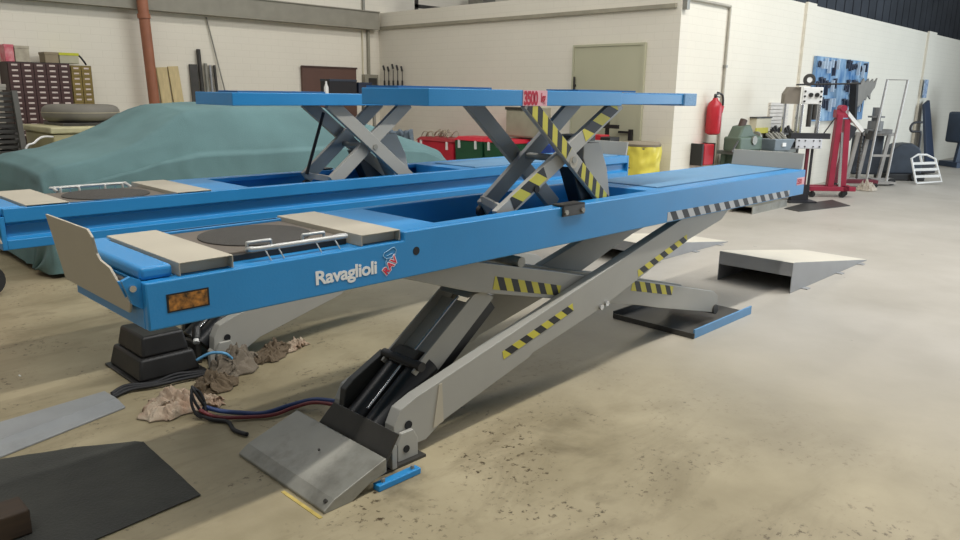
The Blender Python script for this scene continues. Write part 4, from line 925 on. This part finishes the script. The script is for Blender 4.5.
# tall poster (glossy tool display board)
t = thing('tool_board', 'shiny blue display board crowded with hanging tools on the long wall', 'tool board', (13.5, 2.84, 1.1))
MB().box(12.28, 14.85, 2.83, 2.88, 1.12, 2.19).build('panel', mat('glossy_blue', (60, 112, 164), .25, rgb2=(176, 204, 222), scale=3.2, rv=.05, stretch=(1.2, 1, .6)), t)
rr = random.Random(3)
def wall_tool(mb, name, m, label, group):
    tag(mb.build(name, m), label, 'tool', group)
tdm = mat('tool_dark', (50, 56, 72), .5); tpm = mat('pale_tool', (186, 202, 216), .4)
for r in range(3):
    for c in range(18):
        if 7 <= c <= 9: continue                                     # behind the black strap
        x = 12.36+c*.132+rr.uniform(-.01, .01); z = 2.14-r*.33+rr.uniform(-.03, .03); l = rr.uniform(.12, .24); k = rr.random()
        if k < .55:
            m_ = MB().beam((x, 2.80, z), (x+rr.uniform(-.02, .02), 2.80, z-l), .03, rr.uniform(.03, .06)); m_.beam((x-.045, 2.80, z), (x+.045, 2.80, z+.01), .035, .035)
            wall_tool(m_, 'hanging_tool', tdm, 'dark hand tool hanging on the shiny blue board', 'dark tools on the blue board')
        elif k < .72:
            wall_tool(MB().lathe((x, 2.80, z-.08), [(.035, -.012), (.055, -.012), (.055, .012), (.035, .012)], 18, 'y', closed=True), 'hanging_ring', tdm, 'dark ring hanging on the shiny blue board', 'dark rings on the blue board')
        else:
            wall_tool(MB().beam((x, 2.79, z), (x+rr.uniform(-.02, .02), 2.79, z-l), .03, .05), 'pale_hand_tool', tpm, 'pale bright hand tool hanging on the shiny blue board', 'pale tools on the blue board')
MB().beam((13.35, 2.55, 1.78), (13.50, 2.55, 1.10), .11, .10).build('black_strap', black, t)
t = thing('saw_plate', 'grey toothed metal plate right of the blue tool board', 'plate', (14.6, 2.8, 1.4))
pts = [(14.0, 1.72), (14.25, 1.80), (14.35, 1.88), (14.45, 1.80), (14.62, 1.88), (14.68, 1.80), (14.86, 1.88), (14.92, 1.80), (15.1, 1.90), (15.02, 1.72), (14.9, 1.66), (14.82, 1.60), (14.84, 1.50), (14.66, 1.58), (14.6, 1.48), (14.5, 1.50), (14.4, 1.42), (14.2, 1.36), (14.0, 1.40)]
MB().prism(pts, 2.72, 2.745).build('plate', mat('saw_grey', (130, 126, 118), .6), t)
# tall hand trolley
T = frame(13.78, 2.17)
t = thing('hand_trolley', 'tall pale steel trolley frame standing by the long wall', 'trolley', T((0, 0, 0)))
tg = mat('trolley_steel', (170, 166, 160), .4, metal=.3)
MB().tube([(-.14, -.05, .05), (-.06, 0, .9), (.02, 0, 1.84), (.38, 0, 1.84), (.30, 0, .9), (.22, -.05, .05)], .022, 8).build('frame', tg, t, T=T)
MB().box(-.1, .3, -.25, .0, .04, .07).build('toe_plate', tg, t, T=T)
MB().box(-.06, .28, -.02, .01, .5, .54).build('cross_rail', tg, t, T=T)
for x in (-.1, .32): MB().lathe((x, -.05, .06), [(.012, -.02), (.06, -.02), (.06, .02), (.012, .02)], 16, 'y').build('wheel', black, t, T=T)
# machine rack with parts behind the trolley
T = frame(13.95, 2.28)
t = thing('engine_stand', 'pale legged engine stand carrying dark parts behind the trolley', 'engine stand', T((0, 0, 0)))
MBX = 0
mb = MB()
for x0, x1 in ((-.42, -.30), (-.22, -.12), (.16, .26)): mb.beam((x0, 0, .06), (x1, 0, .92), .06, .05)
mb.box(-.48, .40, -.08, .02, .05, .10); mb.box(-.35, .38, -.02, .03, .86, .92)
mb.build('legs', tg, t, T=T)
MB().box(-.30, .22, .06, .25, .15, .90).build('dark_body', mat('engine_dark', (56, 62, 70), .6, var=.3, scale=9), t, T=T, bevel=.03)
MB().cyl((-.02, 0, .95), (-.02, 0, 1.12), .13).cyl((-.02, 0, 1.12), (-.02, 0, 1.36), .075).lathe((-.02, 0, 1.18), [(.05, 0), (.14, 0), (.14, .03), (.05, .03)], 20).box(-.20, .25, -.1, .1, .90, .98).build('motor', mat('motor_grey', (118, 118, 116), .5, var=.2), t, T=T, smooth=40)
MB().cyl((-.15, -.08, .8), (-.12, -.1, .95), .06).build('flange', dsteel, t, T=T)
rag(12.75, 1.95, .20, .14, .22, 21.3, mat('dust_cloth', (176, 166, 150), .9), 'pale cloth bundle on the engine stand foot', .2, 'cloth_bundle')
# second red stand (short) with black head
T = frame(13.05, 2.32)
t = thing('transmission_jack', 'short dark red jack with black square head left of the engine stand', 'jack', T((0, 0, 0)))
MB().beam((-.25, 0, .08), (-.14, 0, .92), .07, .06).build('post', mat('maroon_paint', (104, 36, 48), .5), t, T=T)
MB().hexa([(-.30, -.08, .86), (-.12, -.08, .80), (-.12, .08, .80), (-.30, .08, .86)], [(-.20, -.08, 1.10), (-.02, -.08, 1.02), (-.02, .08, 1.02), (-.20, .08, 1.10)]).build('head', pk, t, T=T)
MB().box(-.35, .45, -.10, .06, .07, .13).build('base', mat('maroon_paint', (104, 36, 48), .5), t, T=T)
for x in (-.3, .4): MB().lathe((x, -.1, .04), [(.01, -.02), (.04, -.02), (.04, .02), (.01, .02)], 12, 'y').build('castor', black, t, T=T)
# dark covered lump
T = frame(15.14, 2.05)
t = thing('black_seat_unit', 'dark rounded machine body on the floor right of the trolley', 'machine', T((0, 0, 0)))
MB().prism([(-.36, .12), (-.34, .45), (-.28, .60), (-.15, .68), (.05, .70), (.2, .62), (.28, .45), (.30, .12)], -.1, .3).build('shell', mat('hood_dark', (44, 52, 62), .55, var=.2), t, T=T, bevel=.03, seg=3)
MB().box(-.42, .32, -.2, .28, 0, .13).build('base', black, t, T=T, bevel=.02)
MB().lathe((.12, -.22, .09), [(.03, -.02), (.09, -.02), (.09, .02), (.03, .02)], 20, 'y').build('wheel', rubber, t, T=T)
# white grate leaning
T = frame(14.51, 1.62)
t = thing('white_grate', 'white slatted metal grate leaning on the dark machine', 'grate', T((0, 0, 0)))
mb = MB()
def gp(u, z): return (u+z*-.18, z*.28-.05, z)
mb.tube([gp(-.05, .03), gp(-.05, .46), gp(.08, .53), gp(.24, .53), gp(.38, .46), gp(.42, .06), gp(-.05, .02)], .02, 8)
mb.build('rim', white, t, T=T)
mb = MB()
for z in (.14, .26, .37): mb.beam(gp(-.05, z), gp(.40, z+.02), .03, .045)
mb.beam(gp(.12, .37), gp(.12, .52), .02, .03)
mb.build('slat', white, t, T=T)
# pallet truck with handle and dark slab
T = frame(16.9, 2.25)
t = thing('pallet_truck', 'dark pallet truck with loop handle near the far pilaster', 'pallet truck', T((0, 0, 0)))
MB().tube([(-.05, 0, .2), (-.05, 0, .80), (-.10, 0, .86), (-.24, 0, .86), (-.28, 0, .94), (-.22, 0, 1.04), (-.05, 0, 1.05)], .025, 8, sub=3).build('handle', pk, t, T=T, smooth=180)
MB().box(-.25, .25, -.15, .25, .04, .22).box(-.2, .2, -.3, -.1, .03, .10).build('base', pk, t, T=T, bevel=.02)
tag(MB().hexa([(18.45, 2.45, 0), (19.1, 2.45, 0), (19.1, 2.51, 0), (18.45, 2.51, 0)], [(18.5, 2.70, 1.40), (18.85, 2.70, 1.50), (18.85, 2.76, 1.50), (18.5, 2.76, 1.40)]).build('dark_board', mat('navy_board', (40, 52, 72), .6), bevel=.01), 'dark blue tall board leaning on the long wall past the trolley', 'board')
T = frame(19.35, 1.92)
t = thing('dark_machine', 'large dark machine with bent arm at the right edge', 'machine', T((0, 0, 0)))
MB().box(-.25, .9, -.1, .5, .55, 1.25).build('cabinet', mat('machine_navy', (52, 66, 86), .55, var=.25, scale=3), t, T=T, bevel=.05)
MB().box(-.3, .9, -.2, .5, .0, .12).beam((-.2, 0, .1), (-.15, 0, .6), .1, .1).beam((.3, 0, .1), (.9, 0, .55), .08, .3).build('base', mat('machine_navy', (52, 66, 86), .55), t, T=T)
MB().tube([(-.2, 0, 1.2), (-.15, 0, 1.45), (.05, 0, 1.65), (.35, 0, 1.72), (.7, 0, 1.75)], .04, 10, sub=4).build('arm', mat('machine_navy', (52, 66, 86), .55), t, T=T, smooth=180)
MB().box(.4, .9, -.15, -.1, 1.45, 1.75).build('screen', mat('screen_pale', (150, 196, 216), .3), t, T=T)
tag(MB().box(18.55, 18.8, 2.77, 2.795, 1.55, 1.95).build('wall_notice', mat('notice', (190, 205, 220), .5, rgb2=(90, 120, 160), scale=20)), 'small pale notice on the far pilaster', 'notice')
# steel left on the floor round the runway's far end
t = thing('floor_channel', 'grey steel channel on the floor just behind the near runway end', 'channel', (9.2, 2.2, 0))
MB().prism([(2.05, 0), (2.06, 0), (2.06, .09), (2.35, .09), (2.35, 0), (2.36, 0), (2.36, .10), (2.05, .10)], 8.65, 9.75, 'x').build('channel', steel, t)
tag(MB().prism([(9.37, 1.72), (10.53, 1.45), (10.97, 1.86), (10.14, 2.0), (9.5, 1.98)], 0, .008, 'z').build('floor_plate', dsteel), 'flat dark steel plate on the floor in front of the white press', 'plate')
tag(MB().box(.497, .512, -.10, .16, 0, .002).build('paint_mark', mat('floor_yellow', (180, 158, 84), .7, var=.2, scale=20)), 'yellow paint mark on the floor along the steel foot cover edge', 'paint mark')
